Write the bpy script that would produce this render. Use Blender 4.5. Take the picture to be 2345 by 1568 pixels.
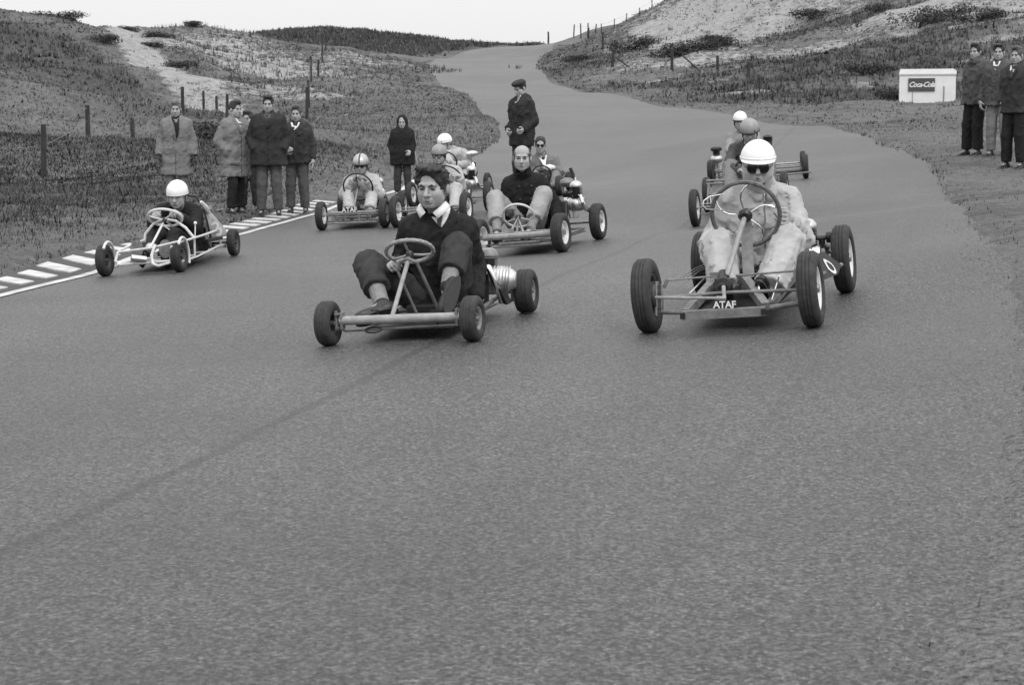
import bpy, bmesh, math, random
import numpy as np
from mathutils import Vector, Matrix

for _o in list(bpy.data.objects):
    bpy.data.objects.remove(_o)
scene = bpy.context.scene
COL = scene.collection

# ------------------------------------------------------------------ camera
FPX, CX, CY, HORIZ, CAMH = 4000.0, 1172.0, 784.0, 315.0, 1.2   # pixel units of a 2344 px wide print
PITCH = math.atan((CY - HORIZ) / FPX)
cam = bpy.data.cameras.new("camera")
cam.sensor_width = 36.0
cam.lens = FPX / 2344.0 * 36.0
cam.clip_start = 0.1
cam.clip_end = 4000.0
cam.dof.use_dof = True
cam.dof.focus_distance = 11.6
cam.dof.aperture_fstop = 11.0
camo = bpy.data.objects.new("camera", cam)
camo.location = (0, 0, CAMH)
camo.rotation_euler = (math.pi / 2 - PITCH, 0, 0)
COL.objects.link(camo)
scene.camera = camo

# ------------------------------------------------------------------ sky and sun (bright overcast day, grey film)
SUN_EL, SUN_AZ = math.radians(50), math.radians(152)     # azimuth clockwise from +Y: behind the camera, to its right
world = bpy.data.worlds.new("World")
scene.world = world
world.use_nodes = True
wn = world.node_tree
wn.nodes.clear()
wo = wn.nodes.new("ShaderNodeOutputWorld")
bg = wn.nodes.new("ShaderNodeBackground")
sky = wn.nodes.new("ShaderNodeTexSky")
sky.sky_type = 'NISHITA'
sky.sun_disc = False
sky.sun_elevation = SUN_EL
sky.sun_rotation = SUN_AZ
sky.air_density = 1.0
sky.dust_density = 4.0
bw = wn.nodes.new("ShaderNodeRGBToBW")
ovc = wn.nodes.new("ShaderNodeMix")                       # even cloud cover over the clear sky
ovc.data_type = 'RGBA'
ovc.inputs[0].default_value = 0.85
bg.inputs['Strength'].default_value = 0.125
# an overcast sky is about two and a half times brighter overhead than at the horizon
tcw = wn.nodes.new("ShaderNodeTexCoord"); spw = wn.nodes.new("ShaderNodeSeparateXYZ"); mrw = wn.nodes.new("ShaderNodeMapRange")
mrw.inputs[1].default_value = 0.0; mrw.inputs[2].default_value = 1.0; mrw.inputs[3].default_value = 7.3; mrw.inputs[4].default_value = 16.5
wn.links.new(tcw.outputs['Generated'], spw.inputs[0]); wn.links.new(spw.outputs[2], mrw.inputs[0]); wn.links.new(mrw.outputs[0], ovc.inputs[7])
wn.links.new(sky.outputs[0], bw.inputs[0])
wn.links.new(bw.outputs[0], ovc.inputs[6])
wn.links.new(ovc.outputs[2], bg.inputs['Color'])
wn.links.new(bg.outputs[0], wo.inputs[0])

sun = bpy.data.lights.new("sun", 'SUN')
sun.energy = 1.2
sun.angle = math.radians(20)
sun.color = (1, 1, 1)
suno = bpy.data.objects.new("sun", sun)
sdir = Vector((math.sin(SUN_AZ) * math.cos(SUN_EL), math.cos(SUN_AZ) * math.cos(SUN_EL), math.sin(SUN_EL)))
suno.rotation_euler = sdir.to_track_quat('Z', 'Y').to_euler()
suno.location = (8, -10, 25)
COL.objects.link(suno)

vs = scene.view_settings
vs.view_transform = 'Standard'
vs.look = 'None'
vs.exposure = 0.0
vs.gamma = 1.0
vs.use_curve_mapping = False
scene.cycles.max_bounces = 5
scene.cycles.transparent_max_bounces = 6

# ------------------------------------------------------------------ helpers
def V(px, py, d):
    """world point seen at print pixel (px, py) at ground distance d"""
    u = (px - CX) / FPX
    v = -(py - CY) / FPX
    c, s = math.cos(PITCH), math.sin(PITCH)
    dy = c + v * s
    t = d / dy
    return Vector((u * t, d, CAMH + (v * c - s) * t))

def tag(o, label=None, cat=None, group=None, kind=None):
    if label: o["label"] = label
    if cat: o["category"] = cat
    if group: o["group"] = group
    if kind: o["kind"] = kind
    return o

def empty(name, loc=(0, 0, 0), mat4=None, parent=None):
    o = bpy.data.objects.new(name, None)
    o.empty_display_size = 0.2
    COL.objects.link(o)
    if parent: o.parent = parent
    if mat4 is not None: o.matrix_world = mat4
    else: o.location = loc
    return o

def mesh_obj(name, verts, faces, material, parent=None, smooth=True, loc=None):
    me = bpy.data.meshes.new(name)
    me.from_pydata([tuple(v) for v in verts], [], [tuple(f) for f in faces])
    if smooth:
        me.polygons.foreach_set("use_smooth", np.ones(len(me.polygons), dtype=bool))
    if material is not None:
        me.materials.append(material)
    me.update()
    o = bpy.data.objects.new(name, me)
    COL.objects.link(o)
    if parent is not None: o.parent = parent
    if loc is not None: o.location = loc
    return o

class MB:
    """collects simple solids into one mesh"""
    def __init__(self): self.v, self.f, self.sm = [], [], True
    def add(self, vs_, fs_):
        n = len(self.v)
        self.v += [tuple(v) for v in vs_]
        self.f += [tuple(i + n for i in f) for f in fs_]
    def tube(self, pts, r, seg=8, closed=False, caps=True, r2=None):
        pts = [Vector(p) for p in pts]
        n = len(pts)
        rr = [r + (r2 - r) * i / max(1, n - 1) for i in range(n)] if r2 is not None else ([r] * n if not hasattr(r, '__len__') else list(r))
        rings = []
        prev = None
        for i, p in enumerate(pts):
            if closed: t = (pts[(i + 1) % n] - pts[i - 1])
            elif i == 0: t = pts[1] - pts[0]
            elif i == n - 1: t = pts[-1] - pts[-2]
            else: t = (pts[i + 1] - p).normalized() + (p - pts[i - 1]).normalized()
            t = t.normalized() if t.length > 1e-9 else Vector((0, 0, 1))
            if prev is None:
                a = Vector((0, 0, 1)) if abs(t.z) < 0.9 else Vector((1, 0, 0))
                u = t.cross(a).normalized()
            else:
                u = (prev - t * prev.dot(t)).normalized()
            prev = u
            w = t.cross(u)
            rings.append([p + (u * math.cos(2 * math.pi * k / seg) + w * math.sin(2 * math.pi * k / seg)) * rr[i] for k in range(seg)])
        vs_ = [q for ring in rings for q in ring]
        fs_ = []
        m = n if closed else n - 1
        for i in range(m):
            a, b = i * seg, ((i + 1) % n) * seg
            for k in range(seg):
                k2 = (k + 1) % seg
                fs_.append((a + k, a + k2, b + k2, b + k))
        if caps and not closed:
            fs_.append(tuple(range(seg))[::-1])
            fs_.append(tuple((n - 1) * seg + k for k in range(seg)))
        self.add(vs_, fs_)
        return self
    def box(self, c, half, M=None):
        hx, hy, hz = half
        c = Vector(c)
        vs_ = [Vector((sx * hx, sy * hy, sz * hz)) for sz in (-1, 1) for sy in (-1, 1) for sx in (-1, 1)]
        if M is not None: vs_ = [M @ v for v in vs_]
        vs_ = [v + c for v in vs_]
        self.add(vs_, [(0, 2, 3, 1), (4, 5, 7, 6), (0, 1, 5, 4), (2, 6, 7, 3), (0, 4, 6, 2), (1, 3, 7, 5)])
        return self
    def bar(self, a, b, w, h, up=(0, 0, 1)):
        a, b = Vector(a), Vector(b)
        t = (b - a); L = t.length; t.normalize()
        u = t.cross(Vector(up))
        if u.length < 1e-4: u = t.cross(Vector((1, 0, 0)))
        u.normalize(); w_ = u.cross(t)
        M = Matrix((u, t, w_)).transposed()
        return self.box((a + b) / 2, (w / 2, L / 2, h / 2), M)
    def lathe(self, prof, axis_o, axis_d, seg=20, closed=False):
        """prof: list of (radius, offset along axis)"""
        o = Vector(axis_o); d = Vector(axis_d).normalized()
        a = Vector((0, 0, 1)) if abs(d.z) < 0.9 else Vector((0, 1, 0))
        u = d.cross(a).normalized(); w = d.cross(u)
        vs_, fs_ = [], []
        n = len(prof)
        for k in range(seg):
            c_, s_ = math.cos(2 * math.pi * k / seg), math.sin(2 * math.pi * k / seg)
            for (r, h) in prof:
                vs_.append(o + d * h + (u * c_ + w * s_) * r)
        for k in range(seg):
            a_, b_ = k * n, ((k + 1) % seg) * n
            for i in range(n if closed else n - 1):
                j = (i + 1) % n
                fs_.append((a_ + i, a_ + j, b_ + j, b_ + i))
        self.add(vs_, fs_)
        return self
    def ell(self, c, r, M=None, nu=12, nv=8, v0=-1.0, v1=1.0):
        c = Vector(c)
        vs_, fs_ = [], []
        for j in range(nv + 1):
            ph = math.asin(v0) + (math.asin(v1) - math.asin(v0)) * j / nv
            for i in range(nu):
                th = 2 * math.pi * i / nu
                p = Vector((r[0] * math.cos(ph) * math.cos(th), r[1] * math.cos(ph) * math.sin(th), r[2] * math.sin(ph)))
                if M is not None: p = M @ p
                vs_.append(c + p)
        for j in range(nv):
            for i in range(nu):
                i2 = (i + 1) % nu
                fs_.append((j * nu + i, j * nu + i2, (j + 1) * nu + i2, (j + 1) * nu + i))
        fs_.append(tuple(range(nu))[::-1]); fs_.append(tuple(nv * nu + i for i in range(nu)))
        self.add(vs_, fs_)
        return self
    def build(self, name, material, parent=None, smooth=True, loc=None, flat_angle=35):
        o = mesh_obj(name, self.v, self.f, material, parent, smooth, loc)
        if smooth:
            me = o.data
            try:
                me.set_sharp_from_angle(angle=math.radians(flat_angle))
            except Exception:
                pass
        return o

def text_mesh(name, body, size, material, parent, mat4, extrude=0.002, shear=0.0, spacing=1.0, bold=0.0):
    cu = bpy.data.curves.new(name, 'FONT')
    cu.body = body
    cu.size = size
    cu.extrude = extrude
    cu.shear = shear
    cu.offset = bold
    cu.space_character = spacing
    cu.align_x = 'CENTER'
    cu.align_y = 'CENTER'
    tmp = bpy.data.objects.new("text_tmp", cu)
    COL.objects.link(tmp)
    dg = bpy.context.evaluated_depsgraph_get()
    me = bpy.data.meshes.new_from_object(tmp.evaluated_get(dg))
    bpy.data.objects.remove(tmp)
    me.materials.clear()
    me.materials.append(material)
    o = bpy.data.objects.new(name, me)
    COL.objects.link(o)
    o.parent = parent
    o.matrix_local = mat4
    return o

# ------------------------------------------------------------------ materials (grey-scale film: every colour is a neutral grey)
def mat(name, g, rough=0.7, metal=0.0, var=0.0, vscale=20.0, bump=0.0, bscale=60.0, spec=0.5, coat=0.0, detail=4.0, stretch=None):
    m = bpy.data.materials.new(name)
    m.use_nodes = True
    nt = m.node_tree
    b = nt.nodes["Principled BSDF"]
    b.inputs['Base Color'].default_value = (g, g, g, 1)
    b.inputs['Roughness'].default_value = rough
    b.inputs['Metallic'].default_value = metal
    b.inputs['Specular IOR Level'].default_value = spec
    if coat: b.inputs['Coat Weight'].default_value = coat
    tc = nt.nodes.new("ShaderNodeTexCoord")
    src = tc.outputs['Object']
    if stretch:
        mp = nt.nodes.new("ShaderNodeMapping")
        mp.inputs['Scale'].default_value = stretch
        nt.links.new(src, mp.inputs[0]); src = mp.outputs[0]
    if var > 0:
        n = nt.nodes.new("ShaderNodeTexNoise")
        n.inputs['Scale'].default_value = vscale
        n.inputs['Detail'].default_value = detail
        nt.links.new(src, n.inputs['Vector'])
        mr = nt.nodes.new("ShaderNodeMapRange")
        mr.inputs[1].default_value = 0.3; mr.inputs[2].default_value = 0.7
        mr.inputs[3].default_value = g * (1 - var); mr.inputs[4].default_value = g * (1 + var)
        nt.links.new(n.outputs[0], mr.inputs[0])
        cb = nt.nodes.new("ShaderNodeCombineColor")
        for k in range(3): nt.links.new(mr.outputs[0], cb.inputs[k])
        nt.links.new(cb.outputs[0], b.inputs['Base Color'])
    if bump > 0:
        n2 = nt.nodes.new("ShaderNodeTexNoise")
        n2.inputs['Scale'].default_value = bscale
        n2.inputs['Detail'].default_value = 5
        nt.links.new(src, n2.inputs['Vector'])
        bp = nt.nodes.new("ShaderNodeBump")
        bp.inputs['Strength'].default_value = bump
        bp.inputs['Distance'].default_value = 0.01
        nt.links.new(n2.outputs[0], bp.inputs['Height'])
        nt.links.new(bp.outputs[0], b.inputs['Normal'])
    return m

# smooth pseudo-noise made of sines (numpy)
class SineNoise:
    def __init__(self, seed, freq, n=9, dim=3, spread=0.6):
        r = np.random.RandomState(seed)
        k = r.normal(size=(n, dim)); k /= np.linalg.norm(k, axis=1)[:, None]
        self.k = k * (freq * (1 + spread * (r.rand(n) * 2 - 1)))[:, None]
        self.p = r.rand(n) * 6.283
        self.n = n
    def __call__(self, *c):
        out = 0
        for i in range(self.n):
            a = self.p[i]
            for j, x in enumerate(c): a = a + self.k[i, j] * x
            out = out + np.sin(a)
        return out / math.sqrt(self.n)
# ================================================================== terrain height: thin-plate surface through surveyed points
ANCH = []
def A(px, py, d): ANCH.append(tuple(V(px, py, d)))
def AW(x, y, z): ANCH.append((x, y, z))
# near road
for x, y, z in [(-6, -8, -.12), (0, -8, 0), (6, -8, .12), (-5, 2, -.1), (-2, 2, -.03), (0, 3.2, 0), (1.5, 3.2, .03), (5, 2, .1), (-3, 6.5, -.06), (0, 6.5, 0), (2, 6.5, .06),
                (7, 8, .4), (12, 2, .4), (-14, 3, -.1), (-14, 14, 0)]:
    AW(x, y, z)
EDGE_L = [(0, 676, 14.4), (230, 619, 17.1), (540, 539, 22.9), (640, 512, 25.4), (730, 487, 28.4), (872, 446, 35), (920, 432, 37.6), (1020, 398, 43.5), (1101, 352, 50),
          (1143, 318, 56), (1141, 296, 59), (1130, 272, 63), (1085, 235, 75), (1030, 205, 95), (992, 172, 120), (985, 150, 140), (1000, 135, 155), (1060, 120, 175), (1180, 107, 190), (1282, 101, 200)]
EDGE_R = [(2121, 1568, 3.75), (2219, 1364, 4.4), (2280, 1139, 5.6), (2333, 837, 8.2), (2310, 680, 11), (2260, 560, 13.9), (2200, 470, 18.1), (2140, 400, 25.8), (2052, 340, 33.5),
          (1900, 290, 46), (1690, 268, 58), (1500, 243, 72), (1330, 213, 90), (1258, 188, 108), (1226, 160, 130), (1232, 143, 145), (1262, 120, 168), (1292, 104, 190)]
for e in EDGE_L: A(*e)
for e in EDGE_R[2:]: A(*e)
KART_CONTACT = {
    'K1': ((755, 795, 10.25), (1085, 778, 10.05), (1213, 711, 11.4)),
    'K2': ((1487, 768, 10.62), (1861, 747, 10.32), (1930, 671, 11.7)),
    'K3': ((243, 635, 16.28), (413, 622, 16.2), (528, 586, 18.0)),
    'K4': ((740, 528, 23.2), (880, 516, 23.1), (905, 497, 24.6)),
    'K5': ((908, 528, 23.1), (1072, 512, 22.9), (1104, 484, 24.4)),
    'K7': ((1100, 592, 18.15), (1290, 578, 17.87), (1357, 549, 19.3)),
    'K9': ((1603, 520, 21.9), (1772, 508, 21.7), (1835, 470, 23.2)),
}
for k in KART_CONTACT.values():
    for e in k: A(*e)
A(1250, 440, 27.5); A(600, 499, 27.0); A(2225, 358, 28.2); A(2325, 395, 26.0); A(2285, 366, 27.6)
A(1600, 420, 29.5); A(2098, 368, 29.2); A(1978, 314, 39); A(2180, 330, 36); A(2060, 300, 45); A(1750, 330, 40); A(1500, 340, 44)
# left verge and dunes
for e in [(0, 600, 17.5), (100, 560, 20), (0, 500, 25), (100, 405, 38), (305, 354, 50), (200, 320, 54), (467, 275, 72), (470, 240, 80), (300, 90, 120),
          (0, 300, 48), (0, 200, 60), (100, 150, 78), (0, 60, 97), (-200, 60, 95), (60, 48, 103), (130, 52, 106), (230, 73, 117), (300, 78, 127), (370, 84, 132), (480, 77, 136), (540, 83, 138), (600, 96, 142),
          (450, 170, 100), (600, 190, 92), (690, 188, 88), (640, 80, 205), (720, 70, 207), (800, 73, 207), (900, 89, 205), (1010, 108, 208), (700, 115, 165), (850, 132, 152),
          (800, 180, 108), (900, 230, 78), (800, 300, 52), (600, 300, 50), (750, 385, 38), (900, 360, 43), (1040, 270, 68), (350, 420, 35), (300, 500, 26), (480, 470, 29)]:
    A(*e)
# right verge and dune
for e in [(2344, 560, 12.5), (2344, 480, 17.5), (2344, 430, 23), (2300, 310, 40), (2100, 246, 62), (2120, 232, 70), (2300, 235, 66), (1900, 240, 66), (1700, 215, 78), (1500, 192, 92), (1350, 150, 118), (1300, 115, 165),
          (1330, 88, 172), (1400, 66, 168), (1500, 29, 160), (1570, 0, 156), (1750, -110, 148), (2000, -190, 140), (2344, -240, 130), (2344, 0, 107), (2000, 0, 126), (2000, 100, 102), (1700, 100, 118), (1700, 0, 142), (2300, 90, 92), (1500, 105, 138)]:
    A(*e)
# behind the crests and far sides
for x, y, z in [(-110, 160, 4), (-60, 190, 4), (-20, 260, 6), (5, 250, 8), (30, 250, 7), (60, 210, 9), (95, 150, 14), (-110, 60, 3), (-60, 20, .6), (-110, 0, 1), (110, 60, 9), (60, 20, 2), (110, 0, 3), (-60, -20, 0), (0, -25, 0), (60, -20, 1),
                (-150, 330, 2), (0, 340, 2), (150, 330, 2), (40, 45, 3)]:
    AW(x, y, z)
AP = np.array(ANCH)
def _phi(r2): return 0.5 * r2 * np.log(r2 + 1e-9)
_n = len(AP)
_K = _phi(((AP[:, None, :2] - AP[None, :, :2]) ** 2).sum(-1)) + np.eye(_n) * 0.35
_Pm = np.c_[np.ones(_n), AP[:, :2]]
_Mx = np.block([[_K, _Pm], [_Pm.T, np.zeros((3, 3))]])
_W = np.linalg.solve(_Mx, np.r_[AP[:, 2], np.zeros(3)])
def tps(x, y):
    x = np.atleast_1d(np.asarray(x, float)); y = np.atleast_1d(np.asarray(y, float))
    out = np.empty_like(x)
    for i in range(0, len(x), 20000):
        a, b = x[i:i + 20000], y[i:i + 20000]
        r2 = (a[:, None] - AP[None, :, 0]) ** 2 + (b[:, None] - AP[None, :, 1]) ** 2
        out[i:i + 20000] = _phi(r2) @ _W[:_n] + _W[_n] + _W[_n + 1] * a + _W[_n + 2] * b
    return out

def smooth_line(pts, n):
    P = np.array(pts, float)
    P2 = np.vstack([2 * P[0] - P[1], P, 2 * P[-1] - P[-2]])
    seg = len(P) - 1
    out = []
    for i in range(seg):
        p0, p1, p2, p3 = P2[i:i + 4]
        m = max(2, int(n * np.linalg.norm(p2 - p1)))
        for t in np.arange(m) / m:      # centripetal-free Catmull-Rom
            out.append(0.5 * ((2 * p1) + (-p0 + p2) * t + (2 * p0 - 5 * p1 + 4 * p2 - p3) * t * t + (-p0 + 3 * p1 - 3 * p2 + p3) * t ** 3))
    out.append(P[-1])
    return np.array(out)
EL = [(-5.2, -7), (-4.9, 0), (-4.6, 8)] + [tuple(V(*e))[:2] for e in EDGE_L] + [(7, 230), (12, 260)]
ER = [(-.6, -7), (.2, 0)] + [tuple(V(*e))[:2] for e in EDGE_R] + [(12.5, 222), (19, 255)]
LINE_L = smooth_line(EL, 1.0)
LINE_R = smooth_line(ER, 1.0)
ROADPOLY = np.vstack([LINE_L, LINE_R[::-1]])

def road_sd(x, y):
    """signed distance to the road outline, negative on the road"""
    x = np.atleast_1d(np.asarray(x, float)); y = np.atleast_1d(np.asarray(y, float))
    a = ROADPOLY; b = np.roll(ROADPOLY, -1, 0)
    res = np.empty_like(x)
    for i in range(0, len(x), 20000):
        px, py = x[i:i + 20000, None], y[i:i + 20000, None]
        ex, ey = (b - a)[None, :, 0], (b - a)[None, :, 1]
        wx, wy = px - a[None, :, 0], py - a[None, :, 1]
        t = np.clip((wx * ex + wy * ey) / (ex * ex + ey * ey + 1e-12), 0, 1)
        d2 = ((wx - ex * t) ** 2 + (wy - ey * t) ** 2).min(1)
        c = ((a[None, :, 1] > py) != (b[None, :, 1] > py)) & (px < ex * (py - a[None, :, 1]) / (b[None, :, 1] - a[None, :, 1] + 1e-12) + a[None, :, 0])
        inside = c.sum(1) % 2 == 1
        d = np.sqrt(d2)
        res[i:i + 20000] = np.where(inside, -d, d)
    return res
_n1 = SineNoise(3, 0.45, 10, 2); _n2 = SineNoise(4, 1.4, 10, 2); _n3 = SineNoise(5, 4.5, 10, 2); _n0 = SineNoise(6, 0.16, 8, 2)
def ground(x, y, sd=None):
    x = np.atleast_1d(np.asarray(x, float)); y = np.atleast_1d(np.asarray(y, float))
    z = tps(x, y)
    if sd is None: sd = road_sd(x, y)
    m = np.clip((sd - 0.15) / 1.5, 0, 1)
    hill = np.clip((np.abs(x + 0.0) - 6) / 20, 0, 1) + np.clip((y - 45) / 60, 0, 1)
    hill = np.clip(hill, 0, 1.3)
    far = np.clip((y - 60) / 80, 0, 1)
    return z + m * (0.02 * _n3(x, y) + (0.02 + 0.09 * hill) * _n2(x, y) + 0.22 * hill * _n1(x, y) + 0.15 * far * hill * _n0(x, y))
def gz(x, y): return float(ground([x], [y])[0])

# ---------------------------------------------------------------- ground sheet
def spaced(a, b, f):
    out = [a]
    while out[-1] < b: out.append(out[-1] + f(out[-1]))
    return np.array(out)
xs = spaced(-150, 150, lambda x: 0.2 + 0.022 * max(0, abs(x - 1) - 8))
ys = spaced(-10, 340, lambda y: 0.22 + 0.0075 * max(0, y - 5))
GX, GY = np.meshgrid(xs, ys)
fx, fy = GX.ravel(), GY.ravel()
SD = road_sd(fx, fy)
fz = ground(fx, fy, SD)
_en = SineNoise(17, 6.0, 8, 2)(fx, fy) * .03
fz = fz + np.interp(SD + _en, [-.45, -.12, .08, .5], [-.09, -.03, .022, .03])
_kz = np.clip((-fx) / .5, 0, 1) * np.clip((32.2 - fy) / .4, 0, 1) * np.clip((.86 - SD) / .1, 0, 1) * (SD > -.1)
fz = fz - .05 * _kz
nx_, ny_ = len(xs), len(ys)
ii = np.arange(nx_ * ny_).reshape(ny_, nx_)
quads = np.c_[ii[:-1, :-1].ravel(), ii[:-1, 1:].ravel(), ii[1:, 1:].ravel(), ii[1:, :-1].ravel()]

# where bare sand and where dark scrub shows (positions on the ground)
def splats(x, y, items):
    out = np.zeros_like(x)
    for (cx, cy, rx, ry, w) in items:
        out = np.maximum(out, w * np.exp(-(((x - cx) / rx) ** 2 + ((y - cy) / ry) ** 2)))
    return out
def band(x, y, pts, halfw, soft):
    P = np.array(pts)
    best = np.full_like(x, 1e9)
    for a, b in zip(P[:-1], P[1:]):
        e = b - a
        t = np.clip(((x - a[0]) * e[0] + (y - a[1]) * e[1]) / (e @ e), 0, 1)
        best = np.minimum(best, np.hypot(x - a[0] - e[0] * t, y - a[1] - e[1] * t))
    return np.clip(1 - (best - halfw) / soft, 0, 1)
_dsl = np.concatenate([np.arange(12, 60, .4), np.arange(60, 230, .8)])
def G2(px, py, d):
    """where the print pixel meets the ground (falls back on distance d on the skyline)"""
    P_ = np.array([tuple(V(px, py, q)) for q in _dsl])
    w_ = np.nonzero(P_[:, 2] < tps(P_[:, 0], P_[:, 1]))[0]
    if len(w_): return (float(P_[w_[0], 0]), float(P_[w_[0], 1]))
    p = V(px, py, d); return (p.x, p.y)
PATH = [G2(505, 262, 74), G2(462, 236, 80), G2(400, 190, 92), G2(340, 140, 105), G2(305, 100, 118), G2(292, 78, 128), G2(280, 70, 134)]
sand = splats(fx, fy, [
    (*G2(490, 105, 125), 7, 12, .8), (*G2(560, 130, 115), 8, 10, .95), (*G2(440, 118, 120), 5, 8, .5), (*G2(650, 165, 100), 5, 7, .9), (*G2(690, 175, 95), 4, 5, .9),
    (*G2(850, 150, 125), 6, 7, .6), (*G2(760, 185, 105), 5, 5, .55), (*G2(640, 215, 84), 6, 2.5, .7), (*G2(690, 232, 78), 3.5, 1.6, .8), (*G2(860, 258, 62), 3, 2, .45),
    (*G2(1560, 60, 145), 11, 14, .95), (*G2(1650, 40, 140), 12, 12, .95), (*G2(1480, 90, 140), 7, 8, .85), (*G2(1620, 110, 122), 9, 9, .8), (*G2(1760, 60, 128), 9, 10, .8),
    (*G2(1850, 120, 105), 5, 5, .8), (*G2(1880, 105, 107), 5, 4, .8), (*G2(1560, 150, 108), 7, 6, .7), (*G2(1640, 170, 96), 6, 5, .75), (*G2(1700, 180, 88), 4, 4, .85), (*G2(1480, 165, 108), 6, 5, .6),
    (*G2(1400, 180, 104), 3.5, 3.5, .8), (*G2(2100, 30, 115), 5, 8, .9), (*G2(2170, 60, 103), 5, 6, .9), (*G2(2230, 95, 95), 5, 4, .85), (*G2(2300, 30, 104), 6, 8, .9), (*G2(2344, 70, 97), 4, 5, .8),
    (*G2(2010, 55, 115), 4, 5, .7), (*G2(2260, 140, 84), 3, 3, .7), (*G2(100, 95, 92), 4, 3, .35), (*G2(60, 160, 76), 3, 2, .35)])
sand = np.maximum(sand, band(fx, fy, PATH, 1.0, .9) * .9)
sand = np.maximum(sand, band(fx, fy, [G2(1990, 118, 98), G2(2040, 140, 92), G2(2072, 168, 85)], .25, .5) * 0.9)
sand = np.maximum(sand, band(fx, fy, [G2(1905, 160, 92), G2(1960, 195, 82), G2(1975, 208, 78)], .3, .5) * 0.9)
sand = np.maximum(sand, band(fx, fy, [G2(2040, 20, 116), G2(2180, 88, 98), G2(2240, 120, 88)], .5, 1.2) * 0.9)
sand = np.maximum(sand, band(fx, fy, [G2(1660, 205, 82), G2(1740, 222, 76), G2(1775, 228, 72)], .7, 1.0) * 0.75)
scrub = splats(fx, fy, [
    (*G2(1950, 150, 92), 14, 12, 1), (*G2(2080, 110, 94), 9, 8, .95), (*G2(1850, 190, 84), 10, 7, .9), (*G2(1900, 60, 122), 9, 8, .8), (*G2(2220, 50, 103), 5, 6, .6), (*G2(1960, 220, 72), 14, 4, .9), (*G2(1750, 140, 105), 6, 5, .7),
    (*G2(1690, 235, 70), 8, 2.5, .7), (*G2(1430, 110, 138), 4, 3, .9), (*G2(1560, 125, 122), 3, 2.5, .8), (*G2(1340, 130, 140), 6, 14, .9), (*G2(1290, 165, 115), 4, 8, .9), (*G2(1380, 200, 92), 6, 4, .6),
    (*G2(40, 130, 80), 18, 16, .8), (*G2(120, 200, 66), 10, 8, .7), (*G2(0, 70, 95), 12, 8, .9), (*G2(420, 270, 66), 5, 5, .7), (*G2(300, 220, 72), 8, 8, .6), (*G2(60, 320, 46), 8, 5, .5), (*G2(250, 160, 88), 6, 8, .75), (*G2(400, 150, 98), 2.2, 8, .7), (*G2(370, 120, 106), 1.6, 6, .7),
    (*G2(780, 85, 195), 26, 24, 1), (*G2(920, 105, 195), 16, 18, 1), (*G2(660, 95, 190), 14, 14, 1), (*G2(150, 440, 31), 4, 2, .6), (*G2(20, 560, 19.5), 3, 2.5, .5), (*G2(100, 600, 18.5), 2, 1.5, .5)])
scrub = scrub * (1 - band(fx, fy, PATH, 1.9, 1.0))
ground_me = bpy.data.meshes.new("ground")
ground_me.vertices.add(len(fx)); ground_me.vertices.foreach_set("co", np.c_[fx, fy, fz].ravel())
ground_me.loops.add(quads.size); ground_me.loops.foreach_set("vertex_index", quads.ravel().astype(np.int32))
ground_me.polygons.add(len(quads)); ground_me.polygons.foreach_set("loop_start", np.arange(0, quads.size, 4, dtype=np.int32))
ground_me.polygons.foreach_set("use_smooth", np.ones(len(quads), bool))
ground_me.update(calc_edges=True); ground_me.validate()
for nm, arr in (("sand", sand), ("scrub", scrub), ("gravel", np.clip(1.3 - SD / 1.1, 0, 1) * (fx > 0) * np.clip((15 - fy) / 6, 0, 1))):
    at = ground_me.attributes.new(nm, 'FLOAT', 'POINT'); at.data.foreach_set("value", arr.astype(np.float32))
ground_o = bpy.data.objects.new("ground", ground_me); COL.objects.link(ground_o)
tag(ground_o, kind="structure")

def node_mat(name):
    m = bpy.data.materials.new(name); m.use_nodes = True
    return m, m.node_tree, m.node_tree.nodes["Principled BSDF"]
def nd(nt, t, **kw):
    n = nt.nodes.new(t)
    for k, v in kw.items():
        if k.startswith('i_'):
            key = k[2:]
            n.inputs[int(key) if key.isdigit() else key].default_value = v
        else: setattr(n, k, v)
    return n
def math_n(nt, op, a, b=None, clamp=False):
    n = nt.nodes.new("ShaderNodeMath"); n.operation = op; n.use_clamp = clamp
    for i, q in enumerate((a, b)):
        if q is None: continue
        if isinstance(q, (int, float)): n.inputs[i].default_value = q
        else: nt.links.new(q, n.inputs[i])
    return n.outputs[0]
def noise_n(nt, vec, scale, detail=4, rough=0.55):
    n = nd(nt, "ShaderNodeTexNoise"); n.inputs['Scale'].default_value = scale; n.inputs['Detail'].default_value = detail; n.inputs['Roughness'].default_value = rough
    nt.links.new(vec, n.inputs['Vector']); return n.outputs[0]
def mapr(nt, v, a, b, c, d):
    n = nd(nt, "ShaderNodeMapRange", i_1=a, i_2=b, i_3=c, i_4=d); nt.links.new(v, n.inputs[0]); return n.outputs[0]
def mixf(nt, f, a, b):
    n = nd(nt, "ShaderNodeMix"); n.data_type = 'FLOAT'
    for i, q in ((0, f), (2, a), (3, b)):
        if isinstance(q, (int, float)): n.inputs[i].default_value = q
        else: nt.links.new(q, n.inputs[i])
    return n.outputs[0]
def grey(nt, v, bsdf):
    c = nd(nt, "ShaderNodeCombineColor")
    for k in range(3): nt.links.new(v, c.inputs[k])
    nt.links.new(c.outputs[0], bsdf.inputs['Base Color'])

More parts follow.
